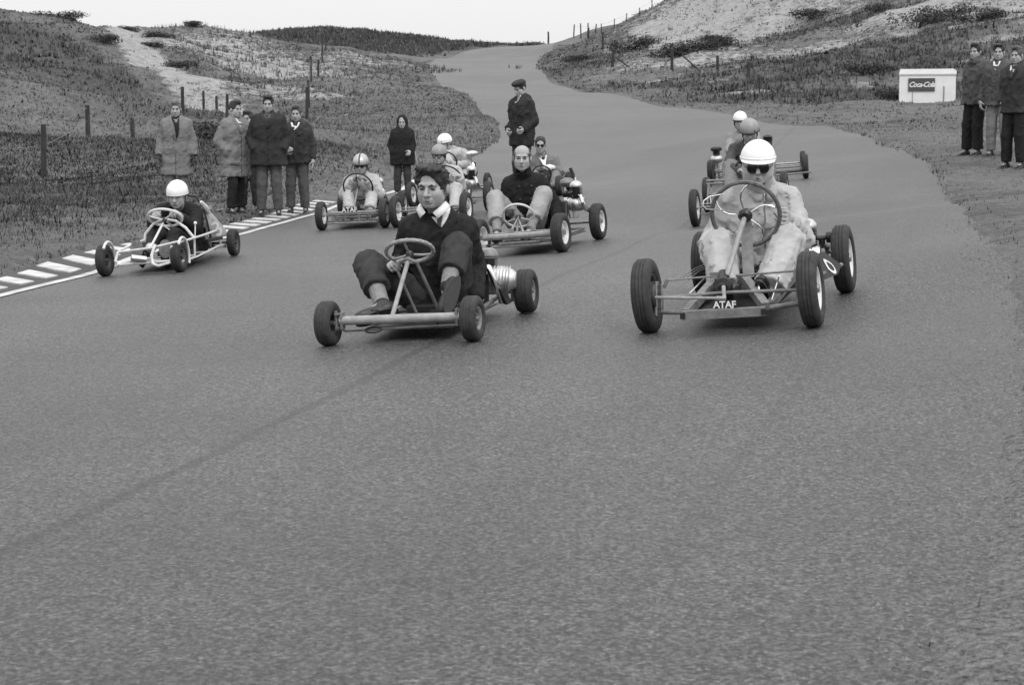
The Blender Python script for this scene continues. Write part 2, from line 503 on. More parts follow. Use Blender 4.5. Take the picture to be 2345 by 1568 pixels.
m, nt, b = node_mat("dune_ground")
pos = nd(nt, "ShaderNodeTexCoord").outputs['Object']
at_s = nd(nt, "ShaderNodeAttribute", attribute_name="sand").outputs['Fac']
at_c = nd(nt, "ShaderNodeAttribute", attribute_name="scrub").outputs['Fac']
at_v = nd(nt, "ShaderNodeAttribute", attribute_name="gravel").outputs['Fac']
n_big = noise_n(nt, pos, 0.35, 6, .65); n_mid = noise_n(nt, pos, 2.2, 6, .7); n_fin = noise_n(nt, pos, 14, 5, .7)
grass_v = mixf(nt, mapr(nt, n_mid, .35, .65, 0, 1), 0.075, 0.14)
grass_v = mixf(nt, mapr(nt, n_big, .4, .65, 0, .7), grass_v, 0.18)
grass_v = math_n(nt, 'MULTIPLY', grass_v, mapr(nt, n_fin, .3, .7, .65, 1.35))
sand_v = mixf(nt, mapr(nt, n_mid, .35, .65, 0, 1), 0.23, 0.35)
sf = math_n(nt, 'ADD', at_s, math_n(nt, 'MULTIPLY', math_n(nt, 'SUBTRACT', n_mid, .5), 1.7))
sf = mapr(nt, sf, .42, .72, 0, 1)
g1 = mixf(nt, sf, grass_v, sand_v)
cf = math_n(nt, 'ADD', at_c, math_n(nt, 'MULTIPLY', math_n(nt, 'SUBTRACT', n_big, .5), 1.6))
g2 = mixf(nt, mapr(nt, cf, .45, .75, 0, .8), g1, mixf(nt, n_fin, .042, .085))
n_grv = noise_n(nt, pos, 38, 8, .9)
g2 = mixf(nt, mapr(nt, math_n(nt, 'ADD', at_v, math_n(nt, 'MULTIPLY', math_n(nt, 'SUBTRACT', n_mid, .5), .9)), .35, .75, 0, 1), g2, mapr(nt, n_grv, .38, .62, .02, .25))
grey(nt, g2, b)
b.inputs['Roughness'].default_value = 0.95
b.inputs['Specular IOR Level'].default_value = 0.1
bp = nd(nt, "ShaderNodeBump", i_Strength=0.9, i_Distance=0.12)
nt.links.new(math_n(nt, 'ADD', n_mid, math_n(nt, 'MULTIPLY', n_fin, .4)), bp.inputs['Height'])
nt.links.new(bp.outputs[0], b.inputs['Normal'])
ground_me.materials.append(m)

# ---------------------------------------------------------------- road sheet
def resample(P, n):
    d = np.r_[0, np.cumsum(np.linalg.norm(np.diff(P, axis=0), axis=1))]
    # denser near the camera
    t = np.linspace(0, 1, n) ** 1.7 * d[-1]
    return np.c_[np.interp(t, d, P[:, 0]), np.interp(t, d, P[:, 1])]
NS, NC = 520, 30
RL, RR = resample(LINE_L, NS), resample(LINE_R, NS)
_w = np.linspace(0, 1, NC)
RP = RL[:, None, :] * (1 - _w)[None, :, None] + RR[:, None, :] * _w[None, :, None]
_jit = SineNoise(11, 5.0, 8, 2)
rx, ry = RP[..., 0].ravel().copy(), RP[..., 1].ravel().copy()
edge_amp = np.zeros((NS, NC)); edge_amp[:, -1] = 1
jr = _jit(rx, ry) * 0.035 * edge_amp.ravel()
rx += jr
rx += (edge_amp * .14).ravel()
rz = tps(rx, ry) + 0.004
ii = np.arange(NS * NC).reshape(NS, NC)
rq = np.c_[ii[:-1, :-1].ravel(), ii[:-1, 1:].ravel(), ii[1:, 1:].ravel(), ii[1:, :-1].ravel()]
road = mesh_obj("road", np.c_[rx, ry, rz], rq, None)
tag(road, kind="structure")
m, nt, b = node_mat("asphalt")
pos = nd(nt, "ShaderNodeTexCoord").outputs['Object']
vor = nd(nt, "ShaderNodeTexVoronoi"); vor.inputs['Scale'].default_value = 95; nt.links.new(pos, vor.inputs['Vector'])
stone = nd(nt, "ShaderNodeSeparateColor"); nt.links.new(vor.outputs['Color'], stone.inputs[0])
n_f = noise_n(nt, pos, 190, 5, .85); n_m = noise_n(nt, pos, 52, 9, .92); n_p = noise_n(nt, pos, .22, 3, .5); n_b = noise_n(nt, pos, 0.6, 4, .55)
base = mixf(nt, mapr(nt, n_b, .35, .65, 0, 1), 0.050, 0.064)
base = math_n(nt, 'MULTIPLY', base, mapr(nt, stone.outputs[0], 0, 1, .3, 1.75))
vor2 = nd(nt, "ShaderNodeTexVoronoi"); vor2.inputs['Scale'].default_value = 88; nt.links.new(pos, vor2.inputs['Vector'])
st2 = nd(nt, "ShaderNodeSeparateColor"); nt.links.new(vor2.outputs['Color'], st2.inputs[0])
base = math_n(nt, 'MULTIPLY', base, math_n(nt, 'ADD', mapr(nt, st2.outputs[0], .78, .92, 1.0, 1.42), mapr(nt, st2.outputs[1], .16, .3, -.72, 0.0)))
base = math_n(nt, 'MULTIPLY', base, mapr(nt, n_f, .34, .66, .4, 1.65))
base = math_n(nt, 'MULTIPLY', base, mapr(nt, n_m, .42, .58, .35, 1.75))
base = math_n(nt, 'MULTIPLY', base, mapr(nt, n_p, .35, .65, .82, 1.18))
# the dark tarred joint that runs down the middle of the road, and faint rubbered lines
def seam(a, bb, w, depth, val):
    ax, ay = a; bx, by = bb
    L = math.hypot(bx - ax, by - ay); nxx, nyy = -(by - ay) / L, (bx - ax) / L
    sp = nd(nt, "ShaderNodeSeparateXYZ"); nt.links.new(pos, sp.inputs[0])
    dist = math_n(nt, 'ADD', math_n(nt, 'MULTIPLY', sp.outputs[0], nxx), math_n(nt, 'ADD', math_n(nt, 'MULTIPLY', sp.outputs[1], nyy), -(ax * nxx + ay * nyy)))
    dist = math_n(nt, 'ABSOLUTE', math_n(nt, 'ADD', dist, math_n(nt, 'MULTIPLY', math_n(nt, 'SUBTRACT', n_b, .5), .10)))
    dist = math_n(nt, 'ADD', dist, math_n(nt, 'MULTIPLY', math_n(nt, 'SUBTRACT', n_m, .5), w * 1.2))
    return mapr(nt, dist, w * .3, w, depth, 0)
def g2f(px, py, z=0.0):
    # where a print pixel meets the near road
    lo, hi = 2.0, 60.0
    for _ in range(50):
        md = (lo + hi) / 2
        p = V(px, py, md)
        if p.z > float(tps([p.x], [p.y])[0]): lo = md
        else: hi = md
    return (p.x, p.y)
for (a, bb, w, dp) in [(g2f(150, 1200), g2f(1600, 476), .05, .45), (g2f(-250, 1080), g2f(1420, 470), .5, .10), (g2f(900, 1400), g2f(1900, 520), .45, .10), (g2f(1500, 1300), g2f(2060, 560), .06, .12)]:
    base = math_n(nt, 'MULTIPLY', base, math_n(nt, 'SUBTRACT', 1.0, seam(a, bb, w, dp, 0)))
grey(nt, base, b)
b.inputs['Roughness'].default_value = 0.5
b.inputs['Specular IOR Level'].default_value = 0.62
bp = nd(nt, "ShaderNodeBump", i_Strength=0.6, i_Distance=0.008)
nt.links.new(math_n(nt, 'ADD', vor.outputs['Distance'], math_n(nt, 'MULTIPLY', n_f, .9)), bp.inputs['Height'])
nt.links.new(bp.outputs[0], b.inputs['Normal'])
road.data.materials.append(m)

# ---------------------------------------------------------------- painted kerb: edge line and white blocks
M_paint = mat("kerb_paint", 0.47, .8, var=.34, vscale=6, bump=.15, bscale=80)
M_conc = mat("kerb_concrete", 0.05, .85, var=.3, vscale=6, bump=.4, bscale=50)
def edge_pt(d):
    i = np.argmin(np.abs(LINE_L[:, 1] - d) + (LINE_L[:, 1] < -3) * 99)
    j = i if LINE_L[i, 1] <= d else i - 1
    t = (d - LINE_L[j, 1]) / (LINE_L[j + 1, 1] - LINE_L[j, 1])
    p = LINE_L[j] * (1 - t) + LINE_L[j + 1] * t
    q = LINE_L[j + 1] - LINE_L[j]; q = q / np.linalg.norm(q)
    return p, q
def strip(name, d0, d1, off0, off1, dz, material, parent=None, step=.4):
    ds = np.arange(d0, d1 + 1e-6, step)
    vs_ = []
    for d in ds:
        p, q = edge_pt(d); nrm = np.array([q[1], -q[0]])     # towards the road
        for o_ in (off0, (off0 + off1) / 2, off1):
            w = p + nrm * o_
            vs_.append((w[0], w[1], float(tps([w[0]], [w[1]])[0]) + dz))
    fs_ = [(i * 3 + k, i * 3 + k + 1, i * 3 + k + 4, i * 3 + k + 3) for i in range(len(ds) - 1) for k in range(2)]
    return mesh_obj(name, vs_, fs_, material, parent)
kerb = strip("kerb", 6, 31.5, -0.72, 0.0, 0.012, M_conc)
tag(kerb, kind="structure")
ln = strip("edge_line", 6, 39, 0.0, 0.115, 0.012, M_paint, kerb, .4)
SP = 0.66
d = 12.0; ki = 0
kerb_rng = random.Random(2)
while d < 31:
    p, q = edge_pt(d); nrm = np.array([-q[1], q[0]])
    if nrm[0] > 0: nrm = -nrm
    a0 = p + nrm * .14; slant = .5
    ln_ = .33 + kerb_rng.uniform(-.03, .03)
    wd = .62 + kerb_rng.uniform(-.06, .03)
    c = [a0, a0 + q * ln_, a0 + q * (ln_ + slant) + nrm * (wd - .14), a0 + q * slant + nrm * (wd - .14)]
    bot = [(w[0], w[1], float(tps([w[0]], [w[1]])[0]) + .008) for w in c]
    top = [(w[0], w[1], w[2] + .016) for w in bot]
    mesh_obj("kerb_block", bot + top, [(4, 5, 6, 7), (0, 1, 5, 4), (1, 2, 6, 5), (2, 3, 7, 6), (3, 0, 4, 7)], M_paint, kerb, smooth=False)
    d += SP * q[1]; ki += 1
# ================================================================== figures: smooth blended solids meshed with surface nets
from mathutils.bvhtree import BVHTree

class SDF:
    def __init__(self, lo, hi, vox, bands=()):
        ax = []
        for i in range(3):
            out = [lo[i]]
            while out[-1] < hi[i]:
                x = out[-1]; st = vox
                for (bl, bh, bv) in bands:
                    if bl[i] - vox <= x <= bh[i]: st = min(st, bv)
                out.append(x + st)
            ax.append(np.array(out, dtype=np.float32))
        self.ax = ax
        self.D = np.full([len(a) for a in ax], 0.2, dtype=np.float32)
    def _sub(self, lo, hi):
        sl = []
        for i in range(3):
            a = np.searchsorted(self.ax[i], lo[i]); b = np.searchsorted(self.ax[i], hi[i])
            sl.append(slice(max(0, a - 1), b + 1))
        g = [self.ax[i][sl[i]] for i in range(3)]
        return tuple(sl), g[0][:, None, None], g[1][None, :, None], g[2][None, None, :]
    def _smin(self, sl, d, k):
        o = self.D[sl]
        if o.size == 0: return
        h = np.clip(.5 + .5 * (o - d) / k, 0, 1)
        self.D[sl] = o * (1 - h) + d * h - k * h * (1 - h)
    def cone(self, a, b, ra, rb=None, k=.02, flat=False):
        a = np.array(a, float); b = np.array(b, float)
        rb = ra if rb is None else rb
        m = max(ra, rb) + k + .03
        sl, X, Y, Z = self._sub(np.minimum(a, b) - m, np.maximum(a, b) + m)
        e = b - a; L2 = float(e @ e) + 1e-9
        t = np.clip(((X - a[0]) * e[0] + (Y - a[1]) * e[1] + (Z - a[2]) * e[2]) / L2, 0, 1)
        d = np.sqrt((X - a[0] - e[0] * t) ** 2 + (Y - a[1] - e[1] * t) ** 2 + (Z - a[2] - e[2] * t) ** 2) - (ra + (rb - ra) * t)
        if flat:
            L = math.sqrt(L2)
            d = np.maximum(d, ((X - b[0]) * e[0] + (Y - b[1]) * e[1] + (Z - b[2]) * e[2]) / L)
        self._smin(sl, d, k)
    def _elld(self, c, r, R, m):
        c = np.array(c, float); r = np.array(r, float)
        R = np.eye(3) if R is None else np.array(R)
        ext = np.sqrt(((R * r[None, :]) ** 2).sum(1)) + m
        sl, X, Y, Z = self._sub(c - ext, c + ext)
        dx, dy, dz = X - c[0], Y - c[1], Z - c[2]
        q = [R[0, i] * dx + R[1, i] * dy + R[2, i] * dz for i in range(3)]
        k0 = np.sqrt((q[0] / r[0]) ** 2 + (q[1] / r[1]) ** 2 + (q[2] / r[2]) ** 2)
        k1 = np.sqrt((q[0] / r[0] ** 2) ** 2 + (q[1] / r[1] ** 2) ** 2 + (q[2] / r[2] ** 2) ** 2) + 1e-6
        return sl, k0 * (k0 - 1) / k1
    def ell(self, c, r, R=None, k=.02):
        sl, d = self._elld(c, r, R, k + .03)
        self._smin(sl, d, k)
    def sub_ell(self, c, r, R=None, k=.01):
        sl, d = self._elld(c, r, R, k + .03)
        o = self.D[sl]; d = -d
        if o.size == 0: return
        h = np.clip(.5 - .5 * (o - d) / k, 0, 1)
        self.D[sl] = o * (1 - h) + d * h + k * h * (1 - h)
    def sub_cone(self, a, b, r, k=.006):
        a = np.array(a, float); b = np.array(b, float); m = r + k + .02
        sl, X, Y, Z = self._sub(np.minimum(a, b) - m, np.maximum(a, b) + m)
        e = b - a; L2 = float(e @ e) + 1e-9
        t = np.clip(((X - a[0]) * e[0] + (Y - a[1]) * e[1] + (Z - a[2]) * e[2]) / L2, 0, 1)
        d = -(np.sqrt((X - a[0] - e[0] * t) ** 2 + (Y - a[1] - e[1] * t) ** 2 + (Z - a[2] - e[2] * t) ** 2) - r)
        o = self.D[sl]
        h = np.clip(.5 - .5 * (o - d) / k, 0, 1)
        self.D[sl] = o * (1 - h) + d * h + k * h * (1 - h)
    def cut(self, p, n, r=9):
        """remove what lies on the side n points to, within radius r of p"""
        p = np.array(p, float); n = np.array(n, float); n = n / np.linalg.norm(n)
        sl, X, Y, Z = self._sub(p - r, p + r)
        d = (X - p[0]) * n[0] + (Y - p[1]) * n[1] + (Z - p[2]) * n[2]
        if r < 5:
            rr = np.sqrt((X - p[0]) ** 2 + (Y - p[1]) ** 2 + (Z - p[2]) ** 2)
            d = np.where(rr < r, d, -1)
        self.D[sl] = np.maximum(self.D[sl], d)
    def wrinkle(self, amp, freq, seed, warp=1.2, fold=(.5, .3, .8)):
        X, Y, Z = self.ax[0][:, None, None], self.ax[1][None, :, None], self.ax[2][None, None, :]
        m = np.abs(self.D) < amp * 4 + .03
        i, j, k = np.nonzero(m)
        x, y, z = self.ax[0][i], self.ax[1][j], self.ax[2][k]
        w = SineNoise(seed, freq * .35, 6)(x, y, z) * warp
        n = SineNoise(seed + 1, freq, 6)
        ax_ = np.array(fold, float); ax_ /= np.linalg.norm(ax_)
        n.k = n.k - np.outer(n.k @ ax_, ax_) * .62
        v = n(x + w / freq, y - w / freq, z + w / freq)
        v = 1.7 * (1 - np.minimum(np.abs(v), 1)) ** 2.4 - .35            # narrow ridges, like folds
        self.D[i, j, k] -= (amp * v).astype(np.float32)
    def mesh(self):
        D = self.D; ins = D < 0
        c = np.zeros(tuple(s - 1 for s in D.shape), np.int8)
        offs = [(a, b, d) for a in (0, 1) for b in (0, 1) for d in (0, 1)]
        for (a, b, d) in offs:
            c += ins[a:a + c.shape[0], b:b + c.shape[1], d:d + c.shape[2]]
        act = (c > 0) & (c < 8)
        I, J, K = np.nonzero(act)
        n = len(I)
        idx = np.full(c.shape, -1, np.int32); idx[act] = np.arange(n)
        acc = np.zeros((n, 3)); cnt = np.zeros(n)
        P = [(self.ax[0][I], self.ax[0][I + 1]), (self.ax[1][J], self.ax[1][J + 1]), (self.ax[2][K], self.ax[2][K + 1])]
        val = {o: D[I + o[0], J + o[1], K + o[2]] for o in offs}
        for ax_ in range(3):
            for o in offs:
                if o[ax_]: continue
                o2 = list(o); o2[ax_] = 1; o2 = tuple(o2)
                d0, d1 = val[o], val[o2]
                m = (d0 < 0) != (d1 < 0)
                t = np.where(m, d0 / (d0 - d1 + 1e-12), 0)
                for q in range(3):
                    if q == ax_: co = P[q][0] * (1 - t) + P[q][1] * t
                    else: co = P[q][o[q]]
                    acc[:, q] += np.where(m, co, 0)
                cnt += m
        verts = acc / cnt[:, None]
        F = []
        for ax_ in range(3):
            s0 = [slice(None)] * 3; s1 = [slice(None)] * 3
            s0[ax_] = slice(0, -1); s1[ax_] = slice(1, None)
            A_, B_ = ins[tuple(s0)], ins[tuple(s1)]
            ch = A_ != B_
            o1, o2 = (ax_ + 1) % 3, (ax_ + 2) % 3
            e = np.array(np.nonzero(ch)).T
            ok = (e[:, o1] > 0) & (e[:, o2] > 0) & (e[:, o1] < D.shape[o1] - 1) & (e[:, o2] < D.shape[o2] - 1)
            e = e[ok]
            fl = A_[tuple(e.T)]
            q = []
            for (u, v) in ((1, 1), (0, 1), (0, 0), (1, 0)):
                p = e.copy(); p[:, o1] -= u; p[:, o2] -= v
                q.append(idx[tuple(p.T)])
            q = np.array(q).T
            q = np.where(fl[:, None], q, q[:, ::-1])
            F.append(q)
        F = np.vstack(F)
        return verts, F[(F >= 0).all(1)]

def np_mesh(name, v, f, material, parent):
    me = bpy.data.meshes.new(name)
    me.vertices.add(len(v)); me.vertices.foreach_set("co", np.asarray(v, np.float32).ravel())
    k = f.shape[1]
    me.loops.add(f.size); me.loops.foreach_set("vertex_index", f.ravel().astype(np.int32))
    me.polygons.add(len(f)); me.polygons.foreach_set("loop_start", np.arange(0, f.size, k, dtype=np.int32))
    me.polygons.foreach_set("use_smooth", np.ones(len(f), bool))
    me.update(calc_edges=True)
    if material: me.materials.append(material)
    o = bpy.data.objects.new(name, me); COL.objects.link(o)
    if parent: o.parent = parent
    return o

M_skin = mat("skin", 0.34, .55, var=.12, vscale=14, bump=.12, bscale=90)
M_lip = mat("lips", 0.19, .5)
M_eye = mat("eye_dark", 0.045, .35)
M_hair_d = mat("hair_dark", 0.022, .55, var=.6, vscale=60, bump=.9, bscale=120, stretch=(1, 1, .25))
M_hair_m = mat("hair_mid", 0.07, .6, var=.5, vscale=50, bump=.9, bscale=110, stretch=(1, 1, .25))
M_hair_l = mat("hair_light", 0.16, .6, var=.4, vscale=50, bump=.9, bscale=110, stretch=(1, 1, .25))
M_knit = mat("dark_knit", 0.024, .95, var=.3, vscale=30, bump=.5, bscale=220, spec=.15)
M_black = mat("black_wool", 0.022, .95, var=.25, vscale=25, bump=.4, bscale=160, spec=.15)
M_darkcoat = mat("dark_coat", 0.034, .92, var=.2, vscale=12, bump=.4, bscale=120, spec=.15)
M_navy = mat("dark_cloth", 0.042, .9, var=.2, vscale=14, bump=.4, bscale=120, spec=.15)
M_mid = mat("mid_grey_cloth", 0.085, .9, var=.18, vscale=14, bump=.5, bscale=140, spec=.15)
M_trous = mat("dark_trousers", 0.046, .92, var=.2, vscale=18, bump=.5, bscale=150, spec=.15)
M_tweed = mat("grey_tweed", 0.19, .95, var=.25, vscale=70, bump=.5, bscale=150, spec=.1)
M_light = mat("light_overalls", 0.40, .9, var=.10, vscale=14, bump=.25, bscale=50, spec=.15)
M_pale = mat("pale_cloth", 0.30, .9, var=.14, vscale=12, bump=.7, bscale=40, spec=.15)
M_shirt = mat("white_shirt", 0.75, .8, var=.06, vscale=10)
M_leather = mat("black_leather", 0.016, .42, var=.3, vscale=20, bump=.2, bscale=60)
M_glove = mat("glove_leather", 0.05, .6, var=.3, vscale=30, bump=.3, bscale=60)
M_sock = mat("ribbed_sock", 0.22, .9, var=.2, vscale=40, bump=.7, bscale=120)
M_helm_w = mat("white_helmet_paint", 0.82, .32, var=.05, vscale=18, bump=.04, bscale=30, coat=.2)
M_helm_s = mat("silver_helmet_paint", 0.42, .3, metal=.55, var=.12, vscale=9)
M_helm_g = mat("grey_helmet_paint", 0.25, .4, var=.14, vscale=10)
M_strap = mat("leather_strap", 0.018, .6)
M_lens = mat("dark_lens", 0.008, .12)
M_gog = mat("goggle_glass", 0.30, .15)

def frame_from(fwd, up=(0, 0, 1), tilt=0.0):
    f = Vector(fwd).normalized(); u = Vector(up)
    x = f.cross(u).normalized(); z = x.cross(f)
    if tilt: 
        q = Matrix.Rotation(tilt, 3, f); x = q @ x; z = q @ z
    return np.array([[x[i], f[i], z[i]] for i in range(3)])

def lerp(a, b, t): return np.array(a) * (1 - t) + np.array(b) * t

class Person:
    """joints are world points; a = the side at the picture's left, b = the side at its right"""
    def __init__(self, name, label, base, J, face, vox=.016, hv=.009, tilt=0.0, seed=1, scale=1.0, cat="person", group=None, head_scale=1.0, head_wide=1.0):
        self.hx = head_wide
        self.base = np.array(base, float)
        self.root = empty(name, base)
        tag(self.root, label, cat, group)
        self.J = {k: np.array(v, float) - self.base for k, v in J.items()}
        self.hs = head_scale
        self.R = frame_from(face, tilt=tilt)
        self.vox, self.hv, self.seed, self.sc = vox, hv, seed, scale
        self.bvh = {}
        self.hands = []
    def H(self, p):                                  # head frame -> person coordinates
        return self.J['head'] + self.R @ (np.array(p, float) * self.hs * np.array((self.hx, 1, 1)))
    def HR(self, *r): return (r[0] * self.hs * self.hx, r[1] * self.hs, r[2] * self.hs)
    def bounds(self, keys, m):
        pts = np.array([self.J[k] for k in keys])
        return pts.min(0) - m, pts.max(0) + m
    def lat(self, which):
        a, b = ('ha', 'hb') if which == 'hip' else ('sa', 'sb')
        v = self.J[b] - self.J[a]; return v / np.linalg.norm(v)
    def fwd(self):
        up = self.J['chest'] - self.J['pel']; up = up / np.linalg.norm(up)
        f = np.cross(up, self.lat('sho')); return f / np.linalg.norm(f)   # may point back
    def front(self):
        f = self.fwd()
        g = self.R[:, 1]
        return f if f @ g >= 0 else -f
    def torso(self, S, g, k=.05, top=True):
        s = self.sc
        J = self.J
        lh, ls = self.lat('hip'), self.lat('sho')
        fr = self.front()
        lv = [(0.0, .082, .112, 0), (.25, .075, .108, .005), (.5, .072, .106, .01), (.75, .09, .112, .012), (1.0, .105, .105, .008)]
        for (t, hw, r, fo) in lv:
            c = lerp(J['pel'], J['chest'], t) + fr * fo
            l = lerp(lh, ls, t)
            S.cone(c - l * hw * s, c + l * hw * s, (r + g * .75) * s, k=k)
        if top:
            mid = (J['sa'] + J['sb']) / 2
            gs = g * .45
            S.cone(lerp(mid, J['sa'], .5), J['sa'], (.075 + gs) * s, (.058 + gs) * s, k=.05)
            S.cone(lerp(mid, J['sb'], .5), J['sb'], (.075 + gs) * s, (.058 + gs) * s, k=.05)
            for q in 'ab': S.cone(lerp(J['neck'], J['head'], .08), lerp(mid, J['s' + q], .55), (.04 + gs) * s, (.055 + gs) * s, k=.05)
            S.cone(mid, J['neck'], (.085 + g) * s, (.06 + g * .6) * s, k=.05)
    def limbs(self, S, g, arm=(.052, .044, .034), k=.03, upto=1.0, flat=False):
        J, s = self.J, self.sc
        for q in 'ab':
            sh, el, wr = J['s' + q], J['e' + q], J['w' + q]
            ga = g * .4 if g > 0 else g
            S.cone(sh, el, (arm[0] + ga) * s, (arm[1] + ga) * s, k=.016)
            S.cone(el, lerp(el, wr, upto), (arm[1] + ga) * s, (arm[2] + ga) * s, k=.014, flat=flat)
    def legs(self, S, g, leg=(.078, .056, .044), k=.03, upto=.93, flat=False):
        J, s = self.J, self.sc
        for q in 'ab':
            h, kn, an = J['h' + q], J['k' + q], J['a' + q]
            S.cone(h, kn, (leg[0] + g) * s, (leg[1] + g) * s, k=k)
            S.cone(kn, lerp(kn, an, upto), (leg[1] + g) * s, (leg[2] + g) * s, k=.02, flat=flat)
    # -------------------------------------------------------------- skin
    def hand(self, side, F, N, curl=(60, 60, 40), thumb=1.0, spread=1.0):
        """F finger direction, N direction the palm faces"""
        F = np.array(F, float); F /= np.linalg.norm(F)
        N = np.array(N, float); N -= F * (N @ F); N /= np.linalg.norm(N)
        self.hands.append((side, F, N, curl, thumb, spread))
    def _hand(self, S, side, F, N, curl, thumb, spread):
        w = self.J['w' + side]; s = self.sc
        Lt = np.cross(F, N)
        # thumb lies towards the body's other side / upward
        other = self.J['w' + ('b' if side == 'a' else 'a')] - w + np.array([0, 0, .25])
        if Lt @ other < 0: Lt = -Lt
        S.cone(w - F * .02, w + F * .03, .029 * s, .031 * s, k=.012)
        for o in (-.026, -.009, .009, .026):
            S.cone(w + F * .02 * s + Lt * o * .8 * s, w + F * .088 * s + Lt * o * spread * s, .016 * s, .0125 * s, k=.012)
        ln = (.036, .044, .047, .041)
        for i, o in enumerate((-.031, -.0105, .0105, .031)):
            p = w + F * .09 * s + Lt * o * spread * s
            ang = 0.0
            L = ln[i] * s
            for j, fr_ in enumerate((1.0, .68, .5)):
                ang += math.radians(curl[j])
                d = F * math.cos(ang) + N * math.sin(ang)
                q = p + d * L * fr_
                S.cone(p, q, (.0098 - .0008 * j) * s, (.009 - .0008 * j) * s, k=.004)
                p = q
        tb = w + F * .03 * s + Lt * .03 * s
        t1 = tb + (F * .45 + Lt * .6 + N * .45 * thumb) * .045 * s
        t2 = t1 + (F * .7 + Lt * .05 + N * .75 * thumb) * .034 * s
        S.cone(tb, t1, .0145 * s, .012 * s, k=.012); S.cone(t1, t2, .0115 * s, .0095 * s, k=.005)
    def body(self, gloves=None, smile=0.0):
        J, H, hv = self.J, self.H, self.hv
        keys = list(J.keys())
        lo, hi = self.bounds(keys, .16)
        hc = J['head']
        bands = [(hc - .15, hc + .15, hv)]
        for h in self.hands:
            w = J['w' + h[0]]
            bands.append((w - .17, w + .17, max(.0065, hv * .85)))
        S = SDF(lo, hi, max(self.vox * 1.5, .022), bands)
        self.torso(S, -.03)
        self.limbs(S, -.006, k=.02); self.legs(S, -.012, upto=1.0)
        for q in 'ab': S.cone(J['a' + q], lerp(J['a' + q], J['t' + q], .45), .026, .02, k=.03)
        R = self.R; r = self.HR
        # neck and head
        S.cone(H((0, -.018, -.07)), J['neck'], .052 * self.hs, .06 * self.hs, k=.02)
        S.ell(H((0, -.012, .032)), r(.076, .094, .09), R, .02)
        S.ell(H((0, .018, -.04)), r(.058, .07, .078), R, .03)
        S.cone(H((-.048, .01, -.07)), H((-.012, .062, -.1)), .02 * self.hs, .02 * self.hs, k=.025)
        S.cone(H((.048, .01, -.07)), H((.012, .062, -.1)), .02 * self.hs, .02 * self.hs, k=.025)
        for sx in (-1, 1):
            S.ell(H((sx * .04, .052, -.034)), r(.024, .026, .026), R, .03); S.ell(H((sx * .036, .04, -.068)), r(.024, .026, .03), R, .03)
            S.ell(H((sx * .079, -.012, -.012)), r(.010, .02, .033), R, .006)
        S.cone(H((-.036, .078, .02)), H((.036, .078, .02)), .0145 * self.hs, k=.01)
        for sx in (-1, 1):
            S.sub_ell(H((sx * .031, .099, -.001)), r(.023, .026, .0145), R, .009)
            S.ell(H((sx * .031, .073, -.002)), r(.0125, .0125, .0095), R, .003)
        S.cone(H((0, .082, .008)), H((0, .111, -.036)), .0085 * self.hs, .0135 * self.hs, k=.007)
        for sx in (-1, 1): S.ell(H((sx * .0125, .094, -.04)), r(.0085, .012, .008), R, .006)
        S.ell(H((0, .078, -.066)), r(.03, .017, .022), R, .012)
        for sx in (-1, 1): S.sub_cone(H((sx * .026, .093, -.05)), H((sx * .034, .085, -.072)), .004 * self.hs, k=.012)
        w_ = .021 + .006 * smile
        S.cone(H((-w_, .086, -.066 + .004 * smile)), H((w_, .086, -.066 + .004 * smile)), .0065 * self.hs, k=.004)
        S.cone(H((-w_ * .8, .086, -.079)), H((w_ * .8, .086, -.079)), .0075 * self.hs, k=.004)
        S.sub_cone(H((-w_, .097, -.0722 + .006 * smile)), H((0, .099, -.0735)), .0032 * self.hs, k=.003)
        S.sub_cone(H((w_, .097, -.0722 + .006 * smile)), H((0, .099, -.0735)), .0032 * self.hs, k=.003)
        for h in self.hands: self._hand(S, *h)
        v, f = S.mesh()
        bo = np_mesh("body", v, f, M_skin, self.root)
        if gloves:
            bo.data.materials.append(gloves)
            vv = np.asarray(v); fc = vv[f].mean(1); mi = np.zeros(len(f), np.int32)
            for h in self.hands:
                w = J['w' + h[0]]
                mi[np.linalg.norm(fc - w - h[1] * .07, axis=1) < .13] = 1
            bo.data.polygons.foreach_set("material_index", mi)
        # eyes, brows, lips
        for sx in (-1, 1):
            MB().ell(H((sx * .031, .0795, -.0025)), r(.0135, .0068, .0068), Matrix(R.tolist()), 10, 6).build("eye", M_eye, self.root)
        lp = MB()
        lp.tube([H((-w_ * .9, .087, -.0688 + .005 * smile)), H((0, .094, -.0695)), H((w_ * .9, .087, -.0688 + .005 * smile))], [.002 * self.hs, .0048 * self.hs, .002 * self.hs], 6)
        lp.tube([H((-w_ * .7, .087, -.0775)), H((0, .0935, -.079)), H((w_ * .7, .087, -.0775))], [.002 * self.hs, .005 * self.hs, .002 * self.hs], 6)
        lp.build("lips", M_lip, self.root)
        MB().tube([H((-w_ * 1.05, .0855, -.0728 + .006 * smile)), H((-w_ * .4, .0945, -.0738)), H((w_ * .4, .0945, -.0738)), H((w_ * 1.05, .0855, -.0728 + .006 * smile))], .0026 * self.hs, 6).build("mouth", M_eye, self.root)
        return bo
    def brows(self, m):
        H = self.H
        for sx in (-1, 1):
            MB().tube([H((sx * .013, .0905, .014)), H((sx * .03, .0905, .021)), H((sx * .05, .075, .016))], [.004, .0075, .0035], 6).build("eyebrow", m, self.root)
